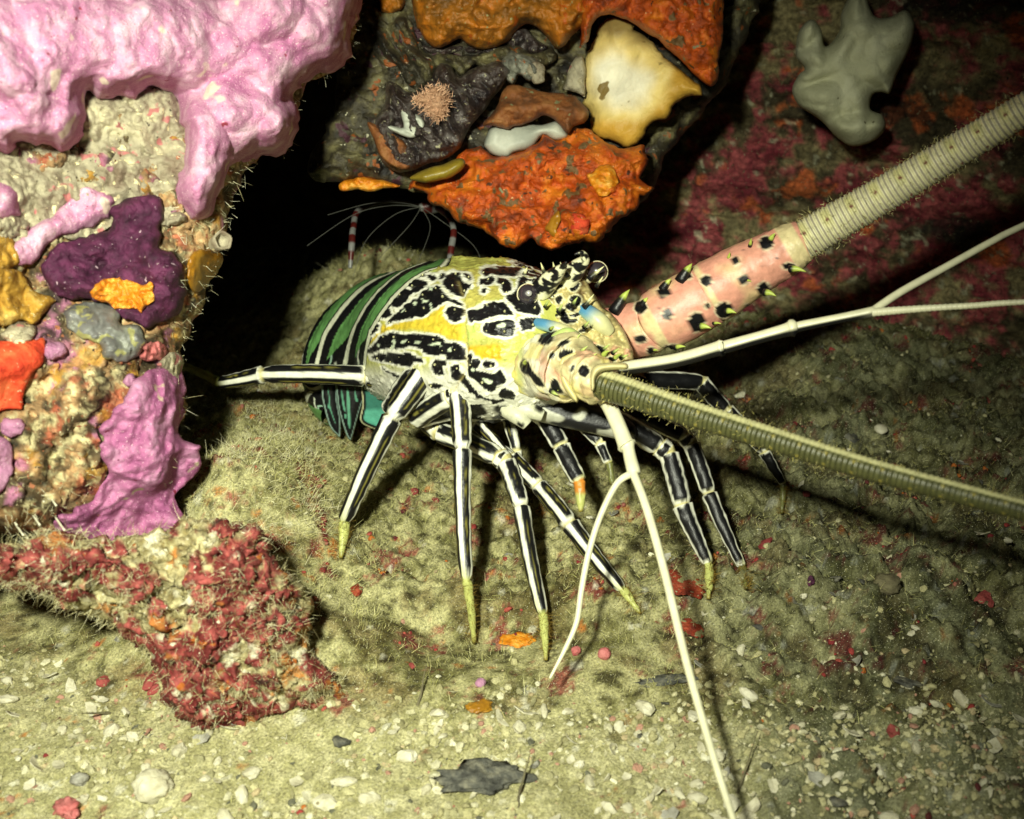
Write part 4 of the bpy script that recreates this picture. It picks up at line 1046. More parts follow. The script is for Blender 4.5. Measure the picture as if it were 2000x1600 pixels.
leg([(830, 815, .59, 24), (860, 845, .582, 24), (975, 893, .562, 23), (988, 903, .560, 22), (1018, 988, .548, 20), (1060, 1200, .520, 15), (1066, 1290, fd_(1066, 1290), 4)], ((26, 17), (-66, 11), (112, 10), (182, 22)), 7)
leg([(880, 800, .575, 24), (812, 818, .568, 24), (884, 772, .545, 26), (896, 768, .542, 24), (903, 874, .533, 21), (911, 1132, .516, 15), (926, 1256, fd_(926, 1256), 4)], ((24, 17), (-64, 13), (112, 10), (182, 22)), 8)
leg([(850, 780, .592, 26), (768, 800, .584, 28), (822, 722, .558, 30), (836, 716, .556, 28), (768, 812, .552, 24), (672, 1020, .556, 17), (666, 1090, fd_(666, 1090), 4)], ((22, 19), (-68, 10), (112, 10), (182, 22)), 9)
leg([(800, 752, .62, 22), (756, 742, .622, 22), (715, 735, .622, 23), (515, 731, .628, 20), (430, 748, .640, 14), (352, 712, .665, 7)], ((-6, 17), (-85, 6), (80, 12), (182, 22)), 10, False)

def rings_tube(name, pts, n, parent, colf, nc=32, ring=None, ra=.05, m=None, label=None, rough=0.0):
    D_ = catmull(np.c_[pth(pts), [rm(p[3], p[2]) for p in pts]], n)
    L_ = np.r_[0, np.cumsum(np.linalg.norm(np.diff(D_[:, :3], axis=0), axis=1))]
    R = D_[:, 3].copy()
    if ring: R *= 1 + ra * np.sign(np.sin(2 * math.pi * L_ / ring)) * np.abs(np.sin(2 * math.pi * L_ / ring)) ** .5
    V, F, ph, rr = tube(D_[:, :3], R, nc)
    if rough:
        cn = D_[rr, :3]; ov = V - cn; V = V + (rough * fbm(np.c_[L_[rr] * 260, np.sin(ph) * 1.6 + L_[rr] * 40, np.cos(ph) * 1.6], .9, 4, 3) + rough * .8 * fbm(V, 210, 3, 4))[:, None] * ov / (np.linalg.norm(ov, axis=1)[:, None] + 1e-9)
    o = pmesh(name, V, F, colf(V, ph, L_[rr]), parent, m)
    return o, V, F

def spine(parent, b, t, d, rpx, lift=.004, black=.35):
    """a horny thorn with a dark foot and a lime tip"""
    A, B = P(b[0], b[1], d), P(t[0], t[1], d - lift)
    u = np.linspace(0, 1, 7)
    Cc = A + (B - A) * u[:, None] + np.array([0, 0, 1]) * (np.sin(u * math.pi) * np.linalg.norm(B - A) * .08)[:, None]
    V, F, ph, rr = tube(Cc, rm(rpx, d) * (1 - u ** 1.3 * .97), 12)
    c = mix(np.tile(BLACK, (len(V), 1)), np.array([.46, .56, .10]), sstep(black - .06, black + .06, u[rr]))
    return pmesh('spine', V, F, c, parent)

leg([(900, 800, .58, 15), (930, 826, .575, 15), (985, 886, .566, 13), (1004, 935, .560, 11), (1018, 985, .556, 4)], ((-20, 18), (75, 10), (180, 20)), 11, False)
leg([(1090, 800, .565, 15), (1120, 815, .56, 15), (1172, 866, .556, 13), (1190, 905, .553, 11), (1196, 948, .550, 4)], ((-50, 10), (60, 12), (180, 20)), 12, False, True)
# --- the far antenna: pink base and long ringed whip
def pinkc(spots, base=PINK):
    def f(V, ph, s):
        px, py, _ = proj(V)
        c = np.tile(base, (len(V), 1)) * (1 + .12 * fbm(V, 120, 3, 71))[:, None]
        c = mix(c, np.array([.75, .60, .30]), .75 * sstep(.0, .55, fbm(V, 40, 2, 72)))
        c = mix(c, np.array([.08, .05, .05]), sstep(.62, .70, fbm(V, 420, 1, 73)))
        for jx, jy, wd in ((1386, 572, 5), (1552, 482, 16), (1270, 628, 9), (1180, 640, 12)):
            jd = np.abs((px - jx) * .86 - (py - jy) * .5)
            c = mix(c, np.array([.72, .66, .34]), .8 * sstep(wd + 4, wd - 2, jd))
        return paint(px, py, c, spots, rim=2.5, rimcol=np.array([.75, .62, .42]), V=V, wob=1)
    return f
sp2 = [p2(*circ(1010, 468, 30)), p2(*circ(1172, 512, 46, 56)), p2(*circ(1225, 280, 30)), p2(*circ(1435, 275, 28)), p2(*circ(1392, 170, 22)), p2(*circ(1548, 325, 36)), p2(*circ(1325, 445, 48, 44)), p2(*circ(1560, 72, 38)),
       p2(*circ(1688, 200, 36, 18)), p2(*circ(860, 606, 34, 24)), p2(*circ(918, 670, 20)), p2(*circ(1040, 656, 46, 18)), p2(*circ(860, 430, 36)), p2(*circ(990, 345, 40, 22)), p2(*circ(1232, 420, 16)), p2(*circ(1460, 420, 9)), p2(*circ(1110, 255, 36, 20))]
an1, v_, f_1 = rings_tube('antenna', [(1090, 650, .575, 42), (1180, 655, .562, 52), (1262, 640, .552, 54), (1276, 634, .550, 50), (1290, 626, .549, 62), (1374, 580, .545, 64), (1384, 574, .544, 58), (1394, 568, .543, 62), (1470, 524, .537, 56), (1535, 490, .531, 49), (1556, 478, .529, 46), (1570, 472, .528, 42)],
                          150, lob, pinkc(sp2), 72, rough=.0004)
def whip(V, ph, s):
    c = np.tile(np.array([.72, .69, .42]), (len(V), 1))
    k = (s % .0023) / .0023
    c = mix(c, np.array([.32, .27, .23]), .8 * sstep(.40, .30, np.abs(k - .5) * 2 + .0) * 1.0)
    k2 = (s % .0125) / .0125
    c = mix(c, np.array([.62, .59, .22]), .6 * sstep(.26, .1, np.abs(k2 - .5)) * sstep(.8, .3, np.abs(np.angle(np.exp(1j * (ph + .5))))))
    sp_ = np.hypot((k2 - .5) * .0125, (np.angle(np.exp(1j * (ph + .35)))) * .0075)
    c = mix(c, np.array([.14, .03, .03]), sstep(.0011, .0007, sp_))
    sp_ = np.hypot((k2 - .5) * .0125, (np.angle(np.exp(1j * (ph - 1.0)))) * .0075)
    c = mix(c, np.array([.2, .06, .05]), sstep(.0009, .0006, sp_))
    return c * (1 + .10 * fbm(V, 200, 2, 77))[:, None]
fl1, wv, wf = rings_tube('flagellum', [(1556, 480, .529, 38), (1600, 452, .525, 38), (1700, 395, .514, 36), (1850, 305, .495, 33), (2000, 214, .475, 31), (2300, 30, .44, 27), (2700, -220, .40, 20)], 900, an1, whip, 40, .0023, .04)
hairs('bristles', [(wv, wf[:-80], 1.0)], 2600, .0022, .00010, [(.45, .42, .2), (.3, .26, .1)], M['hair'], .35, parent=an1, seed=31, up=-.25, segs=2)['kind'] = 'stuff'
for b, t, r_ in [((1185, 535), (1256, 548), 22), ((1335, 450), (1395, 462), 20), ((1550, 345), (1618, 368), 22), ((1690, 215), (1785, 232), 22), ((1020, 470), (1055, 478), 12), ((1440, 278), (1480, 288), 12), ((1232, 285), (1262, 290), 9), ((1398, 172), (1412, 176), 9),
                 ((1580, 60), (1612, 15), 18), ((1470, 90), (1480, 45), 12), ((1350, 165), (1360, 122), 12), ((1085, 285), (1148, 185), 38), ((985, 330), (1030, 270), 28), ((870, 420), (900, 375), 24), ((715, 460), (800, 330), 40), ((1050, 655), (1112, 650), 16), ((1265, 520), (1312, 522), 10), ((930, 670), (960, 672), 9)]:
    bb, tt = p2(b)[0], p2(t)[0]
    da = np.interp(bb[0], [1180, 1276, 1390, 1570], [.562, .550, .544, .528]) - .011
    spine(an1, bb, tt, da + (.010 if bb[1] < 560 - (bb[0] - 1300) * .5 else 0), r_ / 2.857, black=.55 if r_ > 23 else .3)

# --- the near antenna, its base turned to the camera
def nearc(V, ph, s):
    px, py, _ = proj(V)
    c = np.tile(np.array([.60, .52, .27]), (len(V), 1)) * (1 + .25 * fbm(V, 90, 4, 61))[:, None]
    c = mix(c, np.array([.47, .50, .19]), .9 * sstep(1040, 1012, px - np.abs(py - 700) * .16))
    c = mix(c, np.array([.70, .68, .50]), sstep(1015, 1030, px) * sstep(1075, 1060, px - (py - 700) * .3))
    c = mix(c, PINK * .95, .6 * sstep(.05, .4, fbm(V, 60, 2, 64)) * sstep(1040, 1060, px))
    fib = fbm(np.c_[s * 420, (ph + s * 14) * 2.2, ph * 0], .45, 4, 66, .6)
    c *= (1 - .38 * sstep(-.1, .6, fib))[:, None]
    c = mix(c, np.array([.36, .20, .10]), .55 * sstep(.2, .5, fbm(V, 75, 3, 67)))
    c = mix(c, np.array([.66, .56, .14]), .6 * sstep(.25, .5, fbm(V, 60, 3, 68)))
    sp = [pF((255, 680), (270, 600), (330, 590), (370, 650), (400, 710), (470, 780), (540, 880), (510, 895), (430, 860), (370, 780), (290, 730)), pF((600, 880), (620, 800), (660, 800), (720, 900), (740, 960), (660, 960), (590, 930)),
          pF((460, 390), (490, 320), (570, 260), (640, 235), (640, 340), (590, 420), (520, 420)), pF((580, 570), (600, 510), (650, 510), (640, 560), (600, 585)), pF((690, 560), (700, 500), (760, 470), (850, 480), (840, 530), (720, 580)),
          pF((810, 720), (830, 660), (870, 640), (860, 700), (825, 730)), pF((910, 710), (960, 640), (1030, 680), (1030, 740), (980, 790), (940, 770)), pF((680, 430), (740, 370), (820, 370), (800, 410), (720, 440))]
    return paint(px, py, c, sp, rim=2.5, rimcol=np.array([.72, .66, .42]), V=V, wob=1)
an2, _, _ = rings_tube('antenna', [(1022, 709, .541, 50), (1034, 709, .535, 68), (1046, 711, .529, 71), (1060, 713, .522, 66), (1068, 714, .518, 58), (1074, 714, .516, 64), (1092, 716, .508, 65), (1104, 718, .503, 60), (1110, 718, .501, 70), (1118, 722, .499, 66), (1126, 726, .496, 50), (1148, 735, .490, 44), (1160, 741, .486, 48), (1172, 747, .482, 42), (1180, 751, .480, 34)], 160, lob, nearc, 80, rough=.0011)
def darkwhip(V, ph, s):
    g = np.angle(np.exp(1j * (ph + 1.15)))         # a pale strip runs along the upper edge
    c = np.tile(np.array([.045, .048, .016]), (len(V), 1))
    k = (s % .0021) / .0021
    c = mix(c, np.array([.10, .10, .036]), .7 * sstep(.3, .2, np.abs(k - .5)))
    c = mix(c, np.array([.54, .52, .27]), sstep(.62, .34, np.abs(g - .08)))
    k2 = (s % .011) / .011
    for off in (-1.0, .9, 2.0):
        c = mix(c, np.array([.30, .25, .05]), .7 * sstep(.0010, .0005, np.hypot((k2 - .5) * .011, np.angle(np.exp(1j * (g - off))) * .006)))
    return c
fl2, w2, wf2 = rings_tube('flagellum', [(1172, 750, .482, 30), (1230, 768, .474, 28), (1350, 808, .459, 25.5), (1500, 855, .442, 23.5), (1700, 917, .420, 22), (2000, 997, .392, 21), (2350, 1090, .36, 26), (2700, 1160, .33, 20)], 900, an2, darkwhip, 40, .0021, .035)
hairs('bristles', [(w2, wf2[:-80], 1.0)], 1800, .0018, .00010, [(.45, .40, .12), (.3, .26, .1)], M['hair'], .3, parent=an2, seed=33, up=0, segs=2)['kind'] = 'stuff'
for b, t, r_, k in [((640, 920), (690, 935), 22, .1), ((600, 250), (650, 225), 24, .3), ((770, 460), (830, 400), 34, .2), ((650, 480), (690, 430), 24, .2), ((840, 360), (880, 335), 22, .1), ((980, 610), (1000, 570), 26, .1), ((880, 620), (900, 575), 22, .1), ((1190, 540), (1260, 490), 34, .1), ((1320, 570), (1390, 530), 28, .1), ((310, 630), (330, 600), 24, .1)]:
    spine(an2, pF(b)[0], pF(t)[0], .50, r_ / 5.714, .006, k)
# flange of the middle joint
fg = pF((690, 640), (720, 560), (800, 520), (880, 500), (900, 530), (800, 590), (760, 660), (770, 740), (830, 860), (900, 980), (905, 1060), (850, 1040), (760, 920), (700, 780))
form('joint_flange', fg, plane(.4905, 1110, 740, -.02, -.02), .004, M['horny'], Tb=.003, edge=9, step=1.8, parent=an2, seed=3,
     colf=lambda V, px, py, h_: np.tile(np.array([.62, .55, .24]), (len(px), 1)) * (1 + .15 * fbm(V, 160, 2, 5))[:, None])
fg2 = pF((1040, 800), (1060, 700), (1120, 640), (1250, 620), (1440, 625), (1460, 690), (1300, 700), (1180, 720), (1110, 790), (1100, 900), (1060, 940))
form('joint_flange', fg2, plane(.474, 1180, 720, -.02, -.01), .005, M['horny'], Tb=.003, edge=12, step=1.8, parent=an2, seed=4,
     colf=lambda V, px, py, h_: np.tile(np.array([.60, .53, .26]), (len(px), 1)) * (1 + .15 * fbm(V, 160, 2, 6))[:, None])

# --- antennules
def creamc(dark):
    def f(V, ph, s):
        c = np.tile(np.array([.70, .68, .47]), (len(V), 1)) * (1 + .08 * fbm(V, 80, 2, 7))[:, None]
        if dark: c = mix(c, BLACK, sstep(.10, .28, np.sin(ph + dark[1])) * sstep(dark[0], dark[0] - .02, s))
        return c
    return f
au1, _, _ = rings_tube('antennule', [(1200, 722, .505, 10.1), (1230, 718, .502, 13.4), (1320, 704, .492, 13.4), (1396, 683, .484, 14.3), (1408, 680, .483, 16.8), (1413, 679, .482, 10.1), (1420, 677, .482, 12.6), (1480, 660, .478, 11.8), (1535, 645, .474, 13.4), (1548, 641, .473, 17.6), (1556, 640, .473, 10.1), (1566, 637, .472, 10.1), (1640, 622, .468, 9.2), (1695, 611, .464, 10.1), (1706, 607, .464, 9.2)], 110, lob, creamc((.13, 0)), 32, m=M['horny'])
rings_tube('branch', [(1695, 611, .464, 8.4), (1800, 603, .455, 6.7), (1900, 597, .448, 5.9), (2000, 590, .44, 5.5), (2300, 580, .42, 3.4)], 260, au1, creamc(None), 16, .002, .05, M['horny'])
rings_tube('branch', [(1702, 609, .464, 7.6), (1760, 570, .466, 7.6), (1850, 520, .468, 7.1), (1940, 470, .47, 6.7), (2000, 440, .472, 6.3), (2300, 300, .48, 3.4)], 200, au1, creamc(None), 16, m=M['horny'])
au2, _, _ = rings_tube('antennule', [(1160, 760, .50, 13.4), (1185, 785, .495, 15.1), (1205, 825, .488, 15.1), (1220, 862, .482, 16.0), (1224, 870, .481, 19.3), (1227, 876, .480, 12.6), (1231, 895, .477, 12.6), (1237, 918, .473, 13.4), (1239, 926, .472, 12.6)], 70, lob, creamc(None), 24, m=M['horny'])
rings_tube('branch', [(1236, 922, .472, 8.4), (1262, 990, .462, 8.4), (1296, 1110, .445, 8.4), (1340, 1290, .42, 8.0), (1385, 1450, .398, 7.6), (1432, 1600, .378, 6.7), (1500, 1800, .35, 5.0)], 220, au2, creamc(None), 16, m=M['horny'])
rings_tube('branch', [(1236, 924, .472, 7.6), (1205, 945, .474, 6.7), (1172, 1010, .474, 6.3), (1150, 1080, .472, 6.3), (1136, 1150, .470, 5.9), (1126, 1215, .468, 5.5), (1105, 1265, .466, 4.6), (1074, 1325, .463, 2.5)], 160, au2, creamc(None), 16, m=M['horny'])

# --- head plate between the antennae, blue joints, eyes and horns
def platec(V, px, py, h_):
    c = np.tile(np.array([.50, .42, .18]), (len(px), 1)) * (1 + .45 * fbm(V, 160, 4, 21))[:, None]
    c = mix(c, np.array([.10, .055, .02]), .85 * sstep(-.1, .25, fbm(V, 110, 2, 22)) * sstep(640, 610, py))
    c = mix(c, PINK, .6 * sstep(.1, .4, fbm(V, 120, 2, 25)) * sstep(640, 660, py))
    sp = [pB((1360, 960), (1390, 870), (1430, 860), (1470, 920), (1480, 960), (1580, 950), (1560, 1000), (1440, 1010)), pB((1480, 900), (1560, 880), (1640, 870), (1600, 920), (1510, 930)), pB((1740, 1060), (1760, 1020), (1840, 1000), (1820, 1060), (1770, 1080)), pB((1600, 1130), (1620, 1090), (1710, 1065), (1680, 1120)), pB((1180, 870), (1230, 830), (1380, 810), (1420, 850), (1300, 930), (1220, 950)),
          pB((1090, 650), (1180, 690), (1260, 770), (1230, 860), (1130, 800)), pB((1290, 690), (1350, 640), (1400, 690), (1340, 760)), pB((1480, 690), (1560, 640), (1640, 690), (1600, 790), (1520, 760)), pB((1200, 500), (1290, 520), (1380, 490), (1400, 540), (1280, 570)), pB((1480, 560), (1530, 490), (1620, 490), (1590, 560), (1530, 600)), pB((1420, 800), (1480, 740), (1560, 800), (1520, 860)), pF((1090, 480), (1130, 430), (1190, 450), (1180, 530), (1110, 530)), pF((1200, 600), (1260, 550), (1330, 600)), pF((1040, 550), (1120, 550), (1110, 585)), pB((1090, 600), (1150, 560), (1300, 580), (1310, 620), (1200, 660)), pB((1060, 740), (1130, 720), (1180, 830), (1180, 900), (1120, 900))]
    return paint(px, py, c, sp, rim=2.5, rimcol=np.array([.74, .70, .44]), V=V, wob=1.5)
form('head_plate', [(1045, 560), (1085, 535), (1140, 545), (1160, 575), (1175, 600), (1200, 618), (1222, 650), (1236, 690), (1232, 716), (1195, 712), (1150, 700), (1110, 690), (1080, 660), (1055, 630)], plane(.530, 1120, 630, -.02, -.06), .010, M['attr'], Tb=.02, edge=26, step=1.8, parent=lob, colf=platec,
     lumps=[('n', .003, 90, 2), ('b', .0028, 170, 2)], seed=71, jag=3)
bluec = lambda c0: (lambda V, ph, s: mix(mix(np.tile(BLUE, (len(V), 1)), np.array([.26, .46, .40]), sstep(.2, .9, np.sin(ph) + .4 * fbm(V, 150, 2, 3))), np.array([.60, .58, .30]), sstep(.010, .018, s)))
rings_tube('joint_cover', [(1042, 630, .522, 7), (1052, 632, .517, 11), (1076, 638, .513, 12), (1102, 646, .512, 12), (1126, 658, .513, 10), (1140, 668, .516, 4)], 24, lob, bluec(0), 20, m=M['horny'])
rings_tube('joint_cover', [(1128, 600, .528, 6), (1138, 604, .522, 13), (1154, 614, .519, 16), (1174, 632, .518, 18), (1192, 650, .520, 12)], 24, lob, bluec(0), 20, m=M['horny'])
rings_tube('joint_cover', [(1080, 660, .502, 6), (1096, 654, .500, 11), (1112, 652, .499, 12), (1128, 658, .500, 8), (1140, 668, .502, 3)], 24, lob, lambda V, ph, s: mix(np.tile(np.array([.42, .52, .16]), (len(V), 1)), PINK, sstep(.012, .02, s)), 20, m=M['horny'])

def ball(name, c, r, col, parent, m, flat=1.0, n=20):
    u = np.linspace(.02, math.pi - .02, n)
    ax = CAMP - c; ax /= np.linalg.norm(ax)
    Cc = c + ax * (np.cos(u) * r * flat)[:, None]
    V, F, ph, rr = tube(Cc, np.sin(u) * r, 28, ref=(0, 0, 1))
    return pmesh(name, V, F, np.tile(np.array(col), (len(V), 1)), parent, m)
M['eye'] = organic('dark_glossy_eye', None, 300, 0.08, 0.8, 0, attr=True, contrast=.1, wet=1.0)
for (ex, ey, dd_, rr_, st_) in ((1031, 575, .520, 20, (1034, 606)), (1166, 531, .530, 20, (1140, 545))):
    ey_ = ball('eye', P(ex, ey, dd_), rm(rr_, dd_), [.035, .028, .034], lob, M['eye'], .8)
    rings_tube('eye_stalk', [(st_[0], st_[1], dd_ + .008, 13), ((st_[0] + ex) / 2, (st_[1] + ey) / 2, dd_ + .008, 14), (ex, ey, dd_ + .007, 19)], 16, ey_, lambda V, ph, s: np.tile(np.array([.62, .58, .36]), (len(V), 1)), 20)
    tr = np.linspace(0, 2 * math.pi, 41)
    cc_ = P(ex, ey, dd_ + .0005); rx = rm(rr_ + .8, dd_)
    V, F, ph, rr = tube(cc_ + RT * (np.cos(tr) * rx)[:, None] + UP * (np.sin(tr) * rx)[:, None], np.full(41, .00028), 8)
    pmesh('eye_rim', V, F, np.tile(np.array([.55, .50, .30]), (len(V), 1)), ey_)
ball('eye_glint', P(1033, 573, .5145), rm(6, .515), [.34, .33, .31], ey_.parent.children[0] if False else lob, M['eye'], .4, 10)  # added pale bead imitating a reflection on the near eye

def hornc(spots):
    def f(V, ph, s):
        px, py, _ = proj(V)
        c = np.tile(BLACK, (len(V), 1))
        return mix(c, np.array([.78, .76, .50]), sstep(-.02, .08, fbm(V, 190, 3, spots)))
    return f
rings_tube('horn', [(1046, 585, .528, 20), (1062, 560, .522, 22), (1082, 540, .515, 17), (1098, 524, .508, 9), (1106, 512, .502, 2)], 50, lob, hornc(3), 28)
rings_tube('horn', [(1090, 575, .535, 22), (1106, 548, .529, 24), (1126, 525, .522, 18), (1142, 507, .516, 10), (1136, 494, .512, 5), (1122, 497, .511, 1.5)], 60, lob, hornc(5), 28)
for b, t, d_, r_ in [((1064, 535), (1056, 513), .52, 5), ((1084, 530), (1080, 512), .517, 5), ((1108, 540), (1094, 512), .517, 6), ((1150, 545), (1180, 520), .52, 7), ((940, 540), (947, 523), .575, 6), ((1000, 545), (1008, 531), .555, 5), ((975, 538), (985, 522), .565, 5), ((918, 536), (925, 524), .585, 5), ((1022, 541), (1030, 522), .545, 6), ((960, 545), (966, 528), .57, 4), ((1165, 560), (1178, 540), .52, 5), ((1140, 600), (1160, 575), .515, 6)]:
    A, B = P(b[0], b[1], d_), P(t[0], t[1], d_ - .004)
    u = np.linspace(0, 1, 6)
    V, F, ph, rr = tube(A + (B - A) * u[:, None], rm(r_, d_) * (1 - .95 * u), 10)
    pmesh('spine', V, F, mix(np.tile(BLACK, (len(V), 1)), np.array([.72, .70, .36]), sstep(.35, .6, u[rr])), lob)
for b, t, d_, r_ in [((1070, 690), (1082, 672), .500, 6), ((1098, 676), (1112, 660), .497, 6), ((1130, 690), (1148, 676), .492, 6), ((1150, 700), (1166, 690), .488, 5), ((1120, 668), (1134, 652), .497, 5), ((1176, 684), (1192, 672), .505, 5), ((1196, 690), (1210, 680), .505, 5), ((1212, 700), (1228, 692), .505, 5), ((1090, 610), (1100, 592), .512, 5), ((1118, 596), (1128, 580), .512, 5), ((1064, 600), (1072, 586), .515, 4), ((1140, 640), (1152, 626), .508, 5), ((1110, 740), (1128, 734), .487, 5), ((1076, 764), (1090, 772), .496, 6)]:
    A, B = P(b[0], b[1], d_), P(t[0], t[1], d_ - .004)
    u = np.linspace(0, 1, 6)
    V, F, ph, rr = tube(A + (B - A) * u[:, None], rm(r_, d_) * (1 - .95 * u), 10)
    pmesh('spine', V, F, mix(np.tile(BLACK, (len(V), 1)), np.array([.46, .56, .16]), sstep(.3, .5, u[rr])), lob)
# mouth parts and the plates under the chest
def chestc(V, px, py, h_):
    c = np.tile(BLACK * 1.5, (len(px), 1)); return mix(c, np.array([.42, .42, .33]), sstep(.10, .2, fbm(V, 55, 2, 91)))
form('breast_plate', [(1000, 770), (1060, 778), (1120, 780), (1190, 800), (1240, 830), (1235, 862), (1170, 850), (1100, 835), (1040, 820), (1000, 805)], .545, .008, M['attr'], Tb=.03, edge=20, step=2.4, parent=lob, colf=chestc, seed=80)
for j, (a, b, c_) in enumerate([((985, 800), (1010, 812), (1030, 830)), ((1000, 795), (1030, 800), (1060, 812))]):
    rings_tube('mouth_part', [(a[0], a[1], .535, 14), (b[0], b[1], .531, 17), (c_[0], c_[1], .531, 12)], 20, lob, lambda V, ph, s: mix(np.tile(np.array([.55, .55, .40]), (len(V), 1)), BLACK, sstep(.1, .3, fbm(V, 120, 2, 93))), 20)

# ------------------------------------------------------------------ turf, gravel and rubble on the floor
def sub(V, F, lo, hi, ylo, yhi, px, py):
    k = (px > lo) & (px < hi) & (py > ylo) & (py < yhi)
    return F[k[F].all(1)]
ffv = sub(fv, ff, -80, 2080, 440, 1680, fpx, fpy)
fc = fv[ffv].mean(1); cpx, cpy, cd = proj(fc)
wt = .35 + .9 * sstep(-.2, .5, fbm(fc, 28, 3, 120))
wt *= 1 - .88 * sstep(1330, 1430, cpy + np.clip(420 - cpx, 0, 400) * .25)
wt *= 1 + 2.6 * np.exp(-((cpx - 520) / 190) ** 2 - ((cpy - 960) / 210) ** 2)
wt *= 1 - .6 * sstep(1250, 1500, cpx)
TURFC = [(.46, .45, .19), (.38, .37, .13), (.56, .54, .28), (.26, .25, .08), (.14, .13, .04), (.45, .41, .17)]
tag(hairs('algae_turf', [(fv, ffv, wt)], 115000, .0038, .00010, TURFC, M['hair'], .55, seed=5, up=.15), 'fine olive algae turf covering the cave floor', 'algae', kind='stuff')
bw = np.exp(-((cpx - 500) / 130) ** 2 - ((cpy - 960) / 170) ** 2) * (.2 + sstep(-.1, .4, fbm(fc, 45, 3, 150)))
tag(hairs('straw_algae', [(fv, ffv, bw)], 9000, .0062, .00010, [(.60, .57, .34), (.50, .47, .24), (.66, .63, .42), (.36, .33, .15)], M['hair'], .7, seed=15, up=.1), 'longer straw coloured algae on the bank beside the mauve sponge', 'algae', kind='stuff')
R_ = FORM['coralline_rock']
cw = .2 + sstep(.0, .5, fbm(R_['V'][R_['F']].mean(1), 45, 3, 130))
tag(hairs('rock_turf', [(R_['V'], R_['F'], cw)], 6500, .0042, .00008, [(.46, .42, .22), (.55, .52, .33), (.30, .26, .12)], M['hair'], .6, seed=6, up=.0), 'pale straggling algae on the crimson coralline rock', 'algae', kind='stuff')
R_ = FORM['reef_rock']; rq = (R_['px'] > 330) | (R_['py'] > 930)
tag(hairs('edge_turf', [(R_['V'], R_['F'][rq[R_['F']].any(1)], 1.0)], 2200, .0045, .00012, [(.5, .47, .3), (.3, .27, .14), (.6, .58, .42)], M['hair'], .6, seed=8, up=-.1), 'stray pale filaments along the edge of the reef rock', 'algae', kind='stuff')
R_ = FORM['cave_wall']
tag(hairs('wall_turf', [(R_['V'], R_['F'], 1.0)], 6000, .0035, .00015, [(.16, .15, .08), (.22, .21, .12), (.08, .06, .03)], M['hair'], .5, seed=9, up=.0), 'short dim turf on the cave wall', 'algae', kind='stuff')

def stone(seed, n=1, flat=.65, rough=.35):
    """a little angular stone, unit size"""
    import bmesh
    bm = bmesh.new(); bmesh.ops.create_icosphere(bm, subdivisions=n, radius=1)
    V = np.array([v.co[:] for v in bm.verts]); F = np.array([[v.index for v in f.verts] for f in bm.faces]); bm.free()
    V = V * (1 + rough * fbm(V, .9, 2, seed))[:, None]
    V[:, 2] *= flat; V[:, 0] *= 1 + .4 * ((seed * .37) % 1)
    return V, F
def flake(seed):
    """a broken, curved piece of shell with real thickness"""
    r = np.random.RandomState(seed); n = 9
    a = np.sort(r.rand(n)) * 2 * math.pi; a = np.arange(n) / n * 2 * math.pi + r.rand(n) * .4
    rad = .7 + .5 * r.rand(n); asp = .45 + .4 * r.rand()
    x, y = np.cos(a) * rad, np.sin(a) * rad * asp
    bowl = lambda x, y: .28 * (x * x + y * y)
    t = .10
    V = [(0, 0, t)] + [(x[i] * .55, y[i] * .55, bowl(x[i] * .55, y[i] * .55) + t) for i in range(n)] + [(x[i], y[i], bowl(x[i], y[i]) + t * .4) for i in range(n)] + [(x[i], y[i], bowl(x[i], y[i]) - t * .4) for i in range(n)] + [(0, 0, -t)]
    F = []
    for i in range(n):
        j = (i + 1) % n
        F += [(0, 1 + i, 1 + j), (1 + i, 1 + n + i, 1 + n + j), (1 + i, 1 + n + j, 1 + j), (1 + n + i, 1 + 2 * n + i, 1 + 2 * n + j), (1 + n + i, 1 + 2 * n + j, 1 + n + j), (1 + 2 * n + i, 3 * n + 1, 1 + 2 * n + j)]
    return np.array(V, float), np.array(F)

def scatter_stuff(name, pts, sizes, cols, protos, mat, seed=1, sink=.25, smooth=False, flat_to=None):
    r = np.random.RandomState(seed); Vs, Fs, Cs = [], [], []; off = 0
    for i in range(len(pts)):
        V, F = protos[r.randint(len(protos))]
        a, b, c = r.rand() * 6.28, r.normal() * .5, r.normal() * .5
        ca, sa, cb, sb, cc_, sc_ = math.cos(a), math.sin(a), math.cos(b), math.sin(b), math.cos(c), math.sin(c)
        Rm = np.array([[ca, -sa, 0], [sa, ca, 0], [0, 0, 1]]) @ np.array([[1, 0, 0], [0, cb, -sb], [0, sb, cb]]) @ np.array([[cc_, 0, sc_], [0, 1, 0], [-sc_, 0, cc_]])
        Vs.append(V @ Rm.T * sizes[i] + pts[i] + np.array([0, 0, sizes[i] * (.6 - sink)])); Fs.append(F + off); off += len(V)
        Cs.append(np.tile(cols[i], (len(V), 1)))
    return mesh(name, np.vstack(Vs), np.vstack(Fs), mat, None, smooth, np.vstack(Cs))

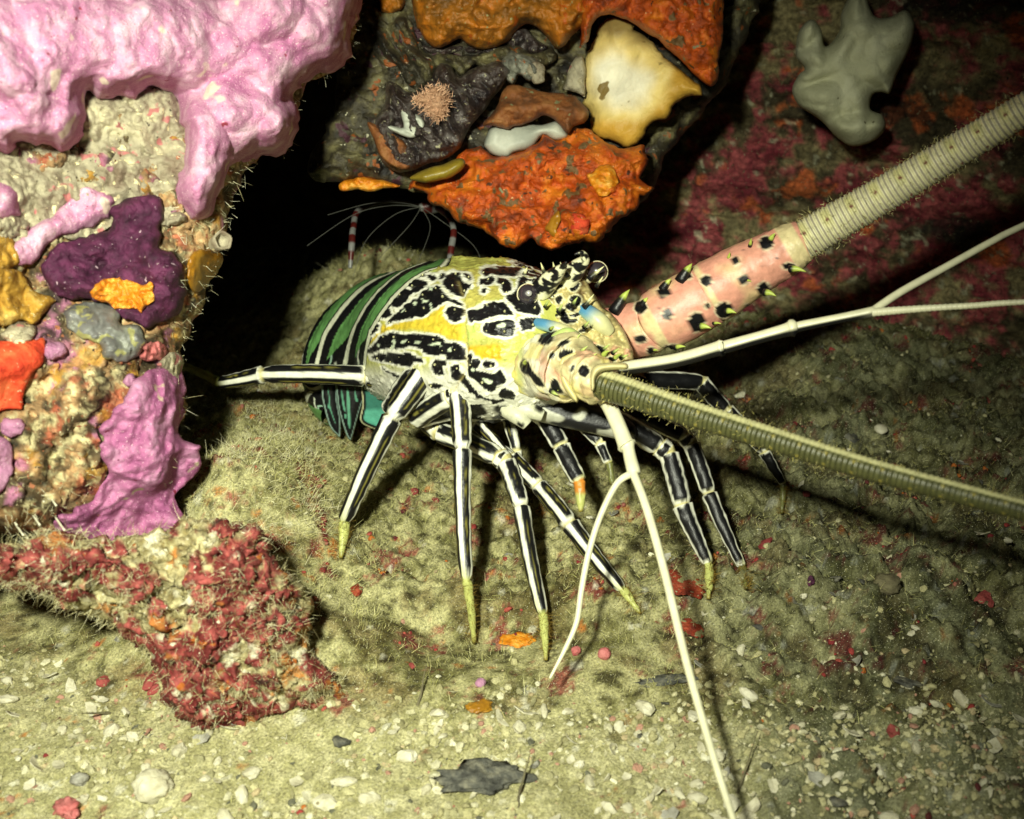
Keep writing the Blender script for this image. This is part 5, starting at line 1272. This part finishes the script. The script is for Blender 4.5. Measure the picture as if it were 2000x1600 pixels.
def pick(n, weight, seed):
    r = np.random.RandomState(seed); w = weight / weight.sum()
    i = r.choice(len(fc), n, p=w); return fc[i] + r.normal(size=(n, 3)) * [.0007, .0007, 0], i
area = cd ** 2 * .3 + 1e-6
ar_ = np.linalg.norm(np.cross(fv[ffv[:, 1]] - fv[ffv[:, 0]], fv[ffv[:, 3]] - fv[ffv[:, 0]]), axis=1)
front = sstep(1330, 1440, cpy + np.clip(420 - cpx, 0, 400) * .25 + 50 * fbm(fc, 24, 2, 140))
right = sstep(1150, 1500, cpx) * sstep(1000, 1150, cpy)
SM = [stone(k) for k in range(10)] + [flake(k) for k in range(8)]
GC = np.array([(.46, .43, .23), (.50, .47, .28), (.40, .37, .19), (.56, .53, .35), (.34, .32, .17), (.28, .26, .13), (.46, .37, .21), (.44, .24, .17), (.64, .62, .45), (.12, .12, .08)])
r0 = np.random.RandomState(77)
pt_, _ = pick(6500, ar_ * (front * 1.0 + .012 + .10 * right) * (.3 + sstep(-.3, .4, fbm(fc, 20, 3, 141))), 3)
tag(scatter_stuff('gravel', pt_, .0006 + .0017 * r0.rand(len(pt_)) ** 2.2, GC[r0.choice(10, len(pt_), p=[.2, .17, .15, .12, .1, .08, .06, .04, .05, .03])] * (.8 + .35 * r0.rand(len(pt_)))[:, None], SM, M['grit'], 4, .5), 'fine pale coral gravel strewn over the sand', 'gravel', kind='stuff')
red_w = np.clip(ground_cols(fc, cpx, cpy, np.zeros(len(fc)), np.full(len(fc), .08))[:, 0] - ground_cols(fc, cpx, cpy, np.zeros(len(fc)), np.full(len(fc), .08))[:, 1] * 1.6, 0, 1)
pt_, _ = pick(1500, ar_ * red_w * (1 + 2.5 * np.exp(-((cpx - 560) / 170) ** 2 - ((cpy - 1080) / 230) ** 2)) * (1 - .75 * front) + 1e-12, 5)
RC = np.array([(.30, .04, .035), (.40, .08, .06), (.20, .022, .025), (.40, .12, .02), (.10, .02, .02), (.34, .12, .09)])
tag(scatter_stuff('red_algae_crumbs', pt_, .0005 + .0014 * r0.rand(len(pt_)) ** 2, RC[r0.randint(0, 6, len(pt_))], [stone(k + 20, 2, .7, .5) for k in range(6)], M['grit'], 6, .5, True), 'crumbs of red coralline algae scattered on the turf', 'algae', kind='stuff')

def piece(name, label, cat, group, V, F, mat, smooth=False):
    o = mesh(name, V, F, mat, None, smooth)
    return tag(o, label, cat, group)
SCAT = {}
M['dullred'] = organic('dull_red_fragment', [(.20, .03, .03), (.36, .08, .07)], 200, 0.7, 0.3, 0.7, 600, speck=[(500, .64, (.36, .33, .18))])
kinds = [
    ('shell_flake', 'pale curved flake of broken shell lying in the rubble', 'shell', 'pale shell flakes', [flake(k + 40) for k in range(5)], 'shell', 66, .0022, .0058, front + .01 + .06 * right),
    ('coral_pebble', 'pale rounded pebble of dead coral in the rubble', 'pebble', 'dead coral pebbles', [stone(k + 60, 2, .7, .4) for k in range(5)], 'shell', 60, .0018, .0042, front + .01 + .05 * right),
    ('bleached_chip', 'white bleached chip of coral on the floor', 'coral', 'bleached chips', [stone(k + 80, 2, .55, .55) for k in range(3)], 'whitebit', 30, .0016, .0034, front + .12 + .2 * right),
    ('grey_shard', 'flat grey shard of shell half buried in the floor', 'shell', 'grey shards', [flake(k + 90) for k in range(3)], 'greyshard', 26, .0022, .0052, front * .7 + .05 + .3 * right),
    ('red_fragment', 'pink red fragment of coralline crust on the floor', 'coral', 'red fragments', [stone(k + 110, 2, .6, .55) for k in range(3)], 'dullred', 20, .0018, .0042, .12 * front + .10 + .12 * right),
    ('dark_fragment', 'blackish jagged fragment in the rubble', 'rock', 'dark fragments', [stone(k + 130, 2, .45, .6) for k in range(3)], 'blackbit', 14, .0022, .0052, .4 * front + .05 + .5 * right),
]
for ki, (nm, lab, cat, grp, protos, mt, n, s0, s1, w) in enumerate(kinds):
    pts, _ = pick(n, ar_ * w * (cpy < 1610) * (cpx > 5) * (cpx < 1995) * (cpy > 760), 200 + ki)
    base = [mesh(nm, V, F, M[mt], None, len(V) > 60) for V, F in protos]
    for i, p in enumerate(pts):
        o = base[i] if i < len(base) else base[i % len(base)].copy()
        if i >= len(base): COL.objects.link(o)
        s = s0 + (s1 - s0) * r0.rand() ** 1.6
        o.scale = (s, s * (.6 + .5 * r0.rand()), s * (.7 + .5 * r0.rand()))
        o.rotation_euler = (r0.normal() * .4, r0.normal() * .4, r0.rand() * 6.28)
        o.location = Vector(p) + Vector((0, 0, s * .28))
        tag(o, None, cat, grp); SCAT.setdefault((nm, lab, grp), []).append((o, p))

M['coralline2'] = organic('red_crust', [(.14, .022, .012), (.32, .045, .018), (.42, .10, .05)], 170, 0.7, 0.3, 1.0, 500, speck=[(180, .58, (.32, .30, .14)), (500, .66, (.45, .43, .26))])
def single(name, label, cat, px, py, V, F, mt, size, rot, lift=.3, smooth=True):
    o = mesh(name, V, F, M[mt], None, smooth)
    w = on_floor(px, py); s = np.array(size)
    o.scale = tuple(s); o.rotation_euler = rot; o.location = Vector(w) + Vector((0, 0, float(s[2]) * lift))
    return tag(o, label, cat)
def st(k, fl=.7, rg=.45):
    V, F = stone(k, 4, 1.0, .12)
    n = V / np.linalg.norm(V, axis=1)[:, None]
    V = n * (1 + rg * .75 * fbm(n, 1.3, 4, k * .7, .6) + .07 * fbm(n, 7, 2, k))[:, None]
    V[:, 2] *= fl
    return V, F
single('ribbed_shell', 'ridged round pale shell in the front rubble', 'shell', 300, 1545, *st(301, .8, .3), 'shell', (.0080, .0066, .0062), (.3, .1, .4))
single('red_fragment', 'bright pink red chunk at the bottom border left', 'coral', 132, 1585, *st(302, .7, .6), 'redbit', (.0062, .0045, .0050), (.2, .3, 2.2))
single('grey_shell', 'flat grey leaf-shaped shell standing in the left rubble', 'shell', 157, 1530, *st(303, .3, .3), 'greyshard', (.0034, .0028, .0075), (.2, .2, .5))
single('dark_plate', 'dark ragged plate of dead shell lying flat at bottom centre', 'shell', 945, 1530, *st(304, .35, .7), 'blackbit', (.0155, .0066, .0062), (.25, .05, .1), .5)
single('red_ball', 'round red pebble to the right of the claw tip nearest the viewer', 'pebble', 1180, 1284, *st(305, .95, .15), 'redbit', (.0030, .0028, .0032), (0, 0, 0), .6)
single('red_ball', 'darker red pebble just left of the round red one', 'pebble', 1125, 1276, *st(306, .9, .25), 'redbit', (.0024, .0022, .0024), (0, 0, 1), .5)
single('salmon_button', 'salmon coloured button sponge below the two striped claw tips', 'sponge', 939, 1338, *st(307, .9, .15), 'lilac', (.0026, .0022, .0022), (0, 0, 1), .5)
single('orange_crust', 'orange brown flat crust on the floor below the salmon button', 'crust', 938, 1380, *st(308, .3, .5), 'amber', (.0058, .0045, .0040), (0, .1, .4), .1)
single('orange_crust', 'orange mottled crust behind the claw tips', 'crust', 1010, 1250, *st(309, .22, .6), 'orangebit', (.0075, .0060, .0050), (0, 0, .2), .1)
single('scarlet_crust', 'small scarlet crust left of the longest striped claw', 'crust', 696, 1155, *st(310, .35, .6), 'coralline2', (.0030, .0042, .0040), (0, 0, .3), .2)
single('scarlet_crust', 'scarlet crust right of the long pale whip', 'crust', 1352, 1230, *st(311, .35, .6), 'coralline2', (.0044, .0075, .0045), (0, 0, .5), .15)
single('scarlet_crust', 'dull red crust patch under the striped claws on the right', 'crust', 1335, 1140, *st(312, .25, .6), 'coralline2', (.0090, .0110, .0045), (0, 0, .5), .05)
single('brown_pebble', 'rounded grey brown pebble far right on the floor', 'pebble', 1730, 1150, *st(313, .8, .3), 'twig', (.0070, .0060, .0060), (0, 0, .5), .3)
single('purple_shell', 'dark purple little shell on the right of the floor', 'shell', 1578, 1140, *st(314, .8, .25), 'purple', (.0022, .0034, .0040), (0, .3, .5), .5)
single('red_fragment', 'long crimson fragment on the right of the floor', 'coral', 1690, 1165, *st(315, .5, .5), 'dullred', (.0085, .0035, .0040), (0, 0, -.6), .3)
single('pale_ring', 'pale coiled worm shell on the right of the floor', 'shell', 1720, 842, *st(316, .6, .1), 'shell', (.0042, .0042, .0036), (.3, 0, 0), .4)
single('black_crust', 'black jagged edge of a buried plate right of the pale whip tip', 'rock', 1300, 1330, *st(317, .35, .8), 'blackbit', (.0130, .0030, .0032), (.1, 0, .22), .2)
single('yellow_crust', 'yellow and orange crust at the foot of the coralline rock', 'crust', 580, 1300, *st(318, .6, .7), 'orangebit', (.0070, .0040, .0055), (0, 0, .3), .5)
for k, (a, b, lab) in enumerate([((1490, 1440), (1435, 1560), 'thin brown twig leaning in the right of the front rubble'), ((840, 1320), (812, 1380), 'fuzzy grey stalk standing in the turf'), ((1040, 1480), (1010, 1580), 'pale grey blade of dead weed in the front rubble'), ((150, 1440), (215, 1395), 'thin straw coloured stalk in front of the dark hollow')]):
    A, B = on_floor(*b), on_floor(*a); B = A + (B - A) * .8 + np.array([0, 0, .010])
    u = np.linspace(0, 1, 24)[:, None]
    Cc = A + (B - A) * u; Cc = Cc + np.c_[fbm(Cc, 60, 2, k), fbm(Cc, 60, 2, k + 5), np.zeros(24)] * .0012
    V, F, ph, rr = tube(Cc, .00055 * (1.3 - u[:, 0]) * (1 + .4 * fbm(Cc, 300, 2, k)), 10, close=False)
    tag(mesh('twig', V, F, M['twig']), lab, 'twig')

# ------------------------------------------------------------------ banded shrimp in the dark behind the lobster
sh = empty('banded_shrimp', P(840, 420, .72))
tag(sh, 'red and white banded shrimp with long white feelers behind the lobster', 'shrimp')
def bandc(period, off=0.0):
    return lambda V, ph, s: mix(np.tile(np.array([.17, .17, .16]), (len(V), 1)), np.array([.07, .008, .006]), sstep(.55, .45, np.abs(((s / period + off) % 1) - .5) * 2))
armc = lambda p_, o_, dark: (lambda V, ph, s: mix(np.tile(np.array([.020, .006, .005]), (len(V), 1)), bandc(p_, o_)(V, ph, s), sstep(dark, dark + .008, s)))  # upper arm painted almost black, as though lost in the dark
rings_tube('body', [(905, 372, .735, 4), (890, 380, .73, 14), (865, 392, .722, 19), (838, 402, .716, 16), (820, 406, .713, 6)], 60, sh, bandc(.010), 24)
rings_tube('arm', [(850, 404, .736, 5), (760, 392, .738, 5), (702, 410, .730, 6), (690, 446, .716, 6), (687, 480, .709, 6.5), (684, 524, .708, 4)], 90, sh, armc(.0115, .15, .050), 14)
rings_tube('arm', [(850, 404, .716, 5), (876, 425, .700, 5), (886, 450, .694, 6), (881, 488, .690, 6.5), (876, 528, .687, 5)], 80, sh, armc(.0115, .4, .018), 14)
for k, pts in enumerate([[(822, 404), (770, 420), (715, 470), (690, 540)], [(822, 404), (760, 402), (690, 420), (600, 480)], [(822, 406), (800, 440), (745, 500), (735, 520)], [(822, 404), (860, 430), (925, 480), (945, 530)], [(822, 404), (780, 396), (720, 398), (640, 420)], [(822, 404), (840, 440), (830, 480), (812, 520)]]):
    rings_tube('feeler', [(x, y, .712 - .01 * i, .75 - .1 * i) for i, (x, y) in enumerate(pts)], 60, sh, lambda V, ph, s: np.tile(np.array([.10, .10, .085]), (len(V), 1)), 6)

# fringe of thin stalks on the underside of the left rock
for k, (x, y) in enumerate([(68, 955), (92, 962), (108, 1010), (28, 1020), (46, 1040), (15, 1000), (60, 1000)]):
    A = P(x, y, .455); B = P(x + 18, y + 26, .447)
    u = np.linspace(0, 1, 8)[:, None]
    V, F, ph, rr = tube(A + (B - A) * u, np.full(8, .00042), 8)
    o = pmesh('hydroid', V, F, np.tile(np.array([.62, .6, .45]), (len(V), 1)), None, M['horny'])
    tag(o, 'pale stalk ' + ['at the very top', 'second from the top', 'farthest right', 'second lowest', 'lowest down', 'farthest left', 'in the middle'][k] + ' of those under the brown reef rock', 'hydroid', 'pale stalks under the reef rock')

# every loose piece is told by the landmark it lies nearest to
LM = [('the ridged round shell', 300, 1545), ('the dark ragged plate', 945, 1530), ('the round red pebble', 1180, 1284), ('the salmon button', 939, 1338), ('the pink red chunk at the bottom border', 132, 1585),
      ('the foot of the coralline rock', 450, 1425), ('the scarlet crust by the whip', 1352, 1230), ('the grey brown pebble on the right', 1730, 1150), ('the purple shell', 1578, 1140), ('the coiled worm shell', 1720, 842),
      ('the tip of the leftmost striped leg', 668, 1090), ('the leaning brown twig', 1460, 1500), ('the bottom right corner', 2000, 1600), ('the bottom left corner', 0, 1600), ('the right border', 1990, 1050), ('the middle of the bottom border', 1200, 1600)]
LMW = [on_floor(min(max(x, 5), 1995), min(y, 1595)) for _, x, y in LM]
ORD = ['nearest', 'second nearest', 'third nearest', 'fourth nearest', 'fifth nearest', 'sixth nearest', 'seventh nearest', 'eighth nearest', 'ninth nearest', 'tenth nearest', 'eleventh nearest', 'twelfth nearest', 'thirteenth nearest', 'fourteenth nearest', 'fifteenth nearest', 'sixteenth nearest', 'seventeenth nearest', 'eighteenth nearest', 'nineteenth nearest', 'twentieth nearest']
SHORT = {'shell_flake': 'pale curved shell flake', 'coral_pebble': 'pale rounded coral pebble', 'bleached_chip': 'white bleached coral chip', 'grey_shard': 'flat grey shell shard', 'red_fragment': 'small pink red coralline fragment', 'dark_fragment': 'blackish jagged fragment'}
for (nm, lab, grp), items in SCAT.items():
    D = np.array([[np.linalg.norm(np.array(p) - w) for w in LMW] for _, p in items])
    rank = D.argsort(0).argsort(0)
    for i in range(len(items)):
        l = int((rank[i] + D[i] * .01).argmin())
        items[i][0]['label'] = SHORT[nm] + ' ' + (ORD[rank[i, l]] if rank[i, l] < 20 else '%dth nearest' % (rank[i, l] + 1)) + ' to ' + LM[l][0]
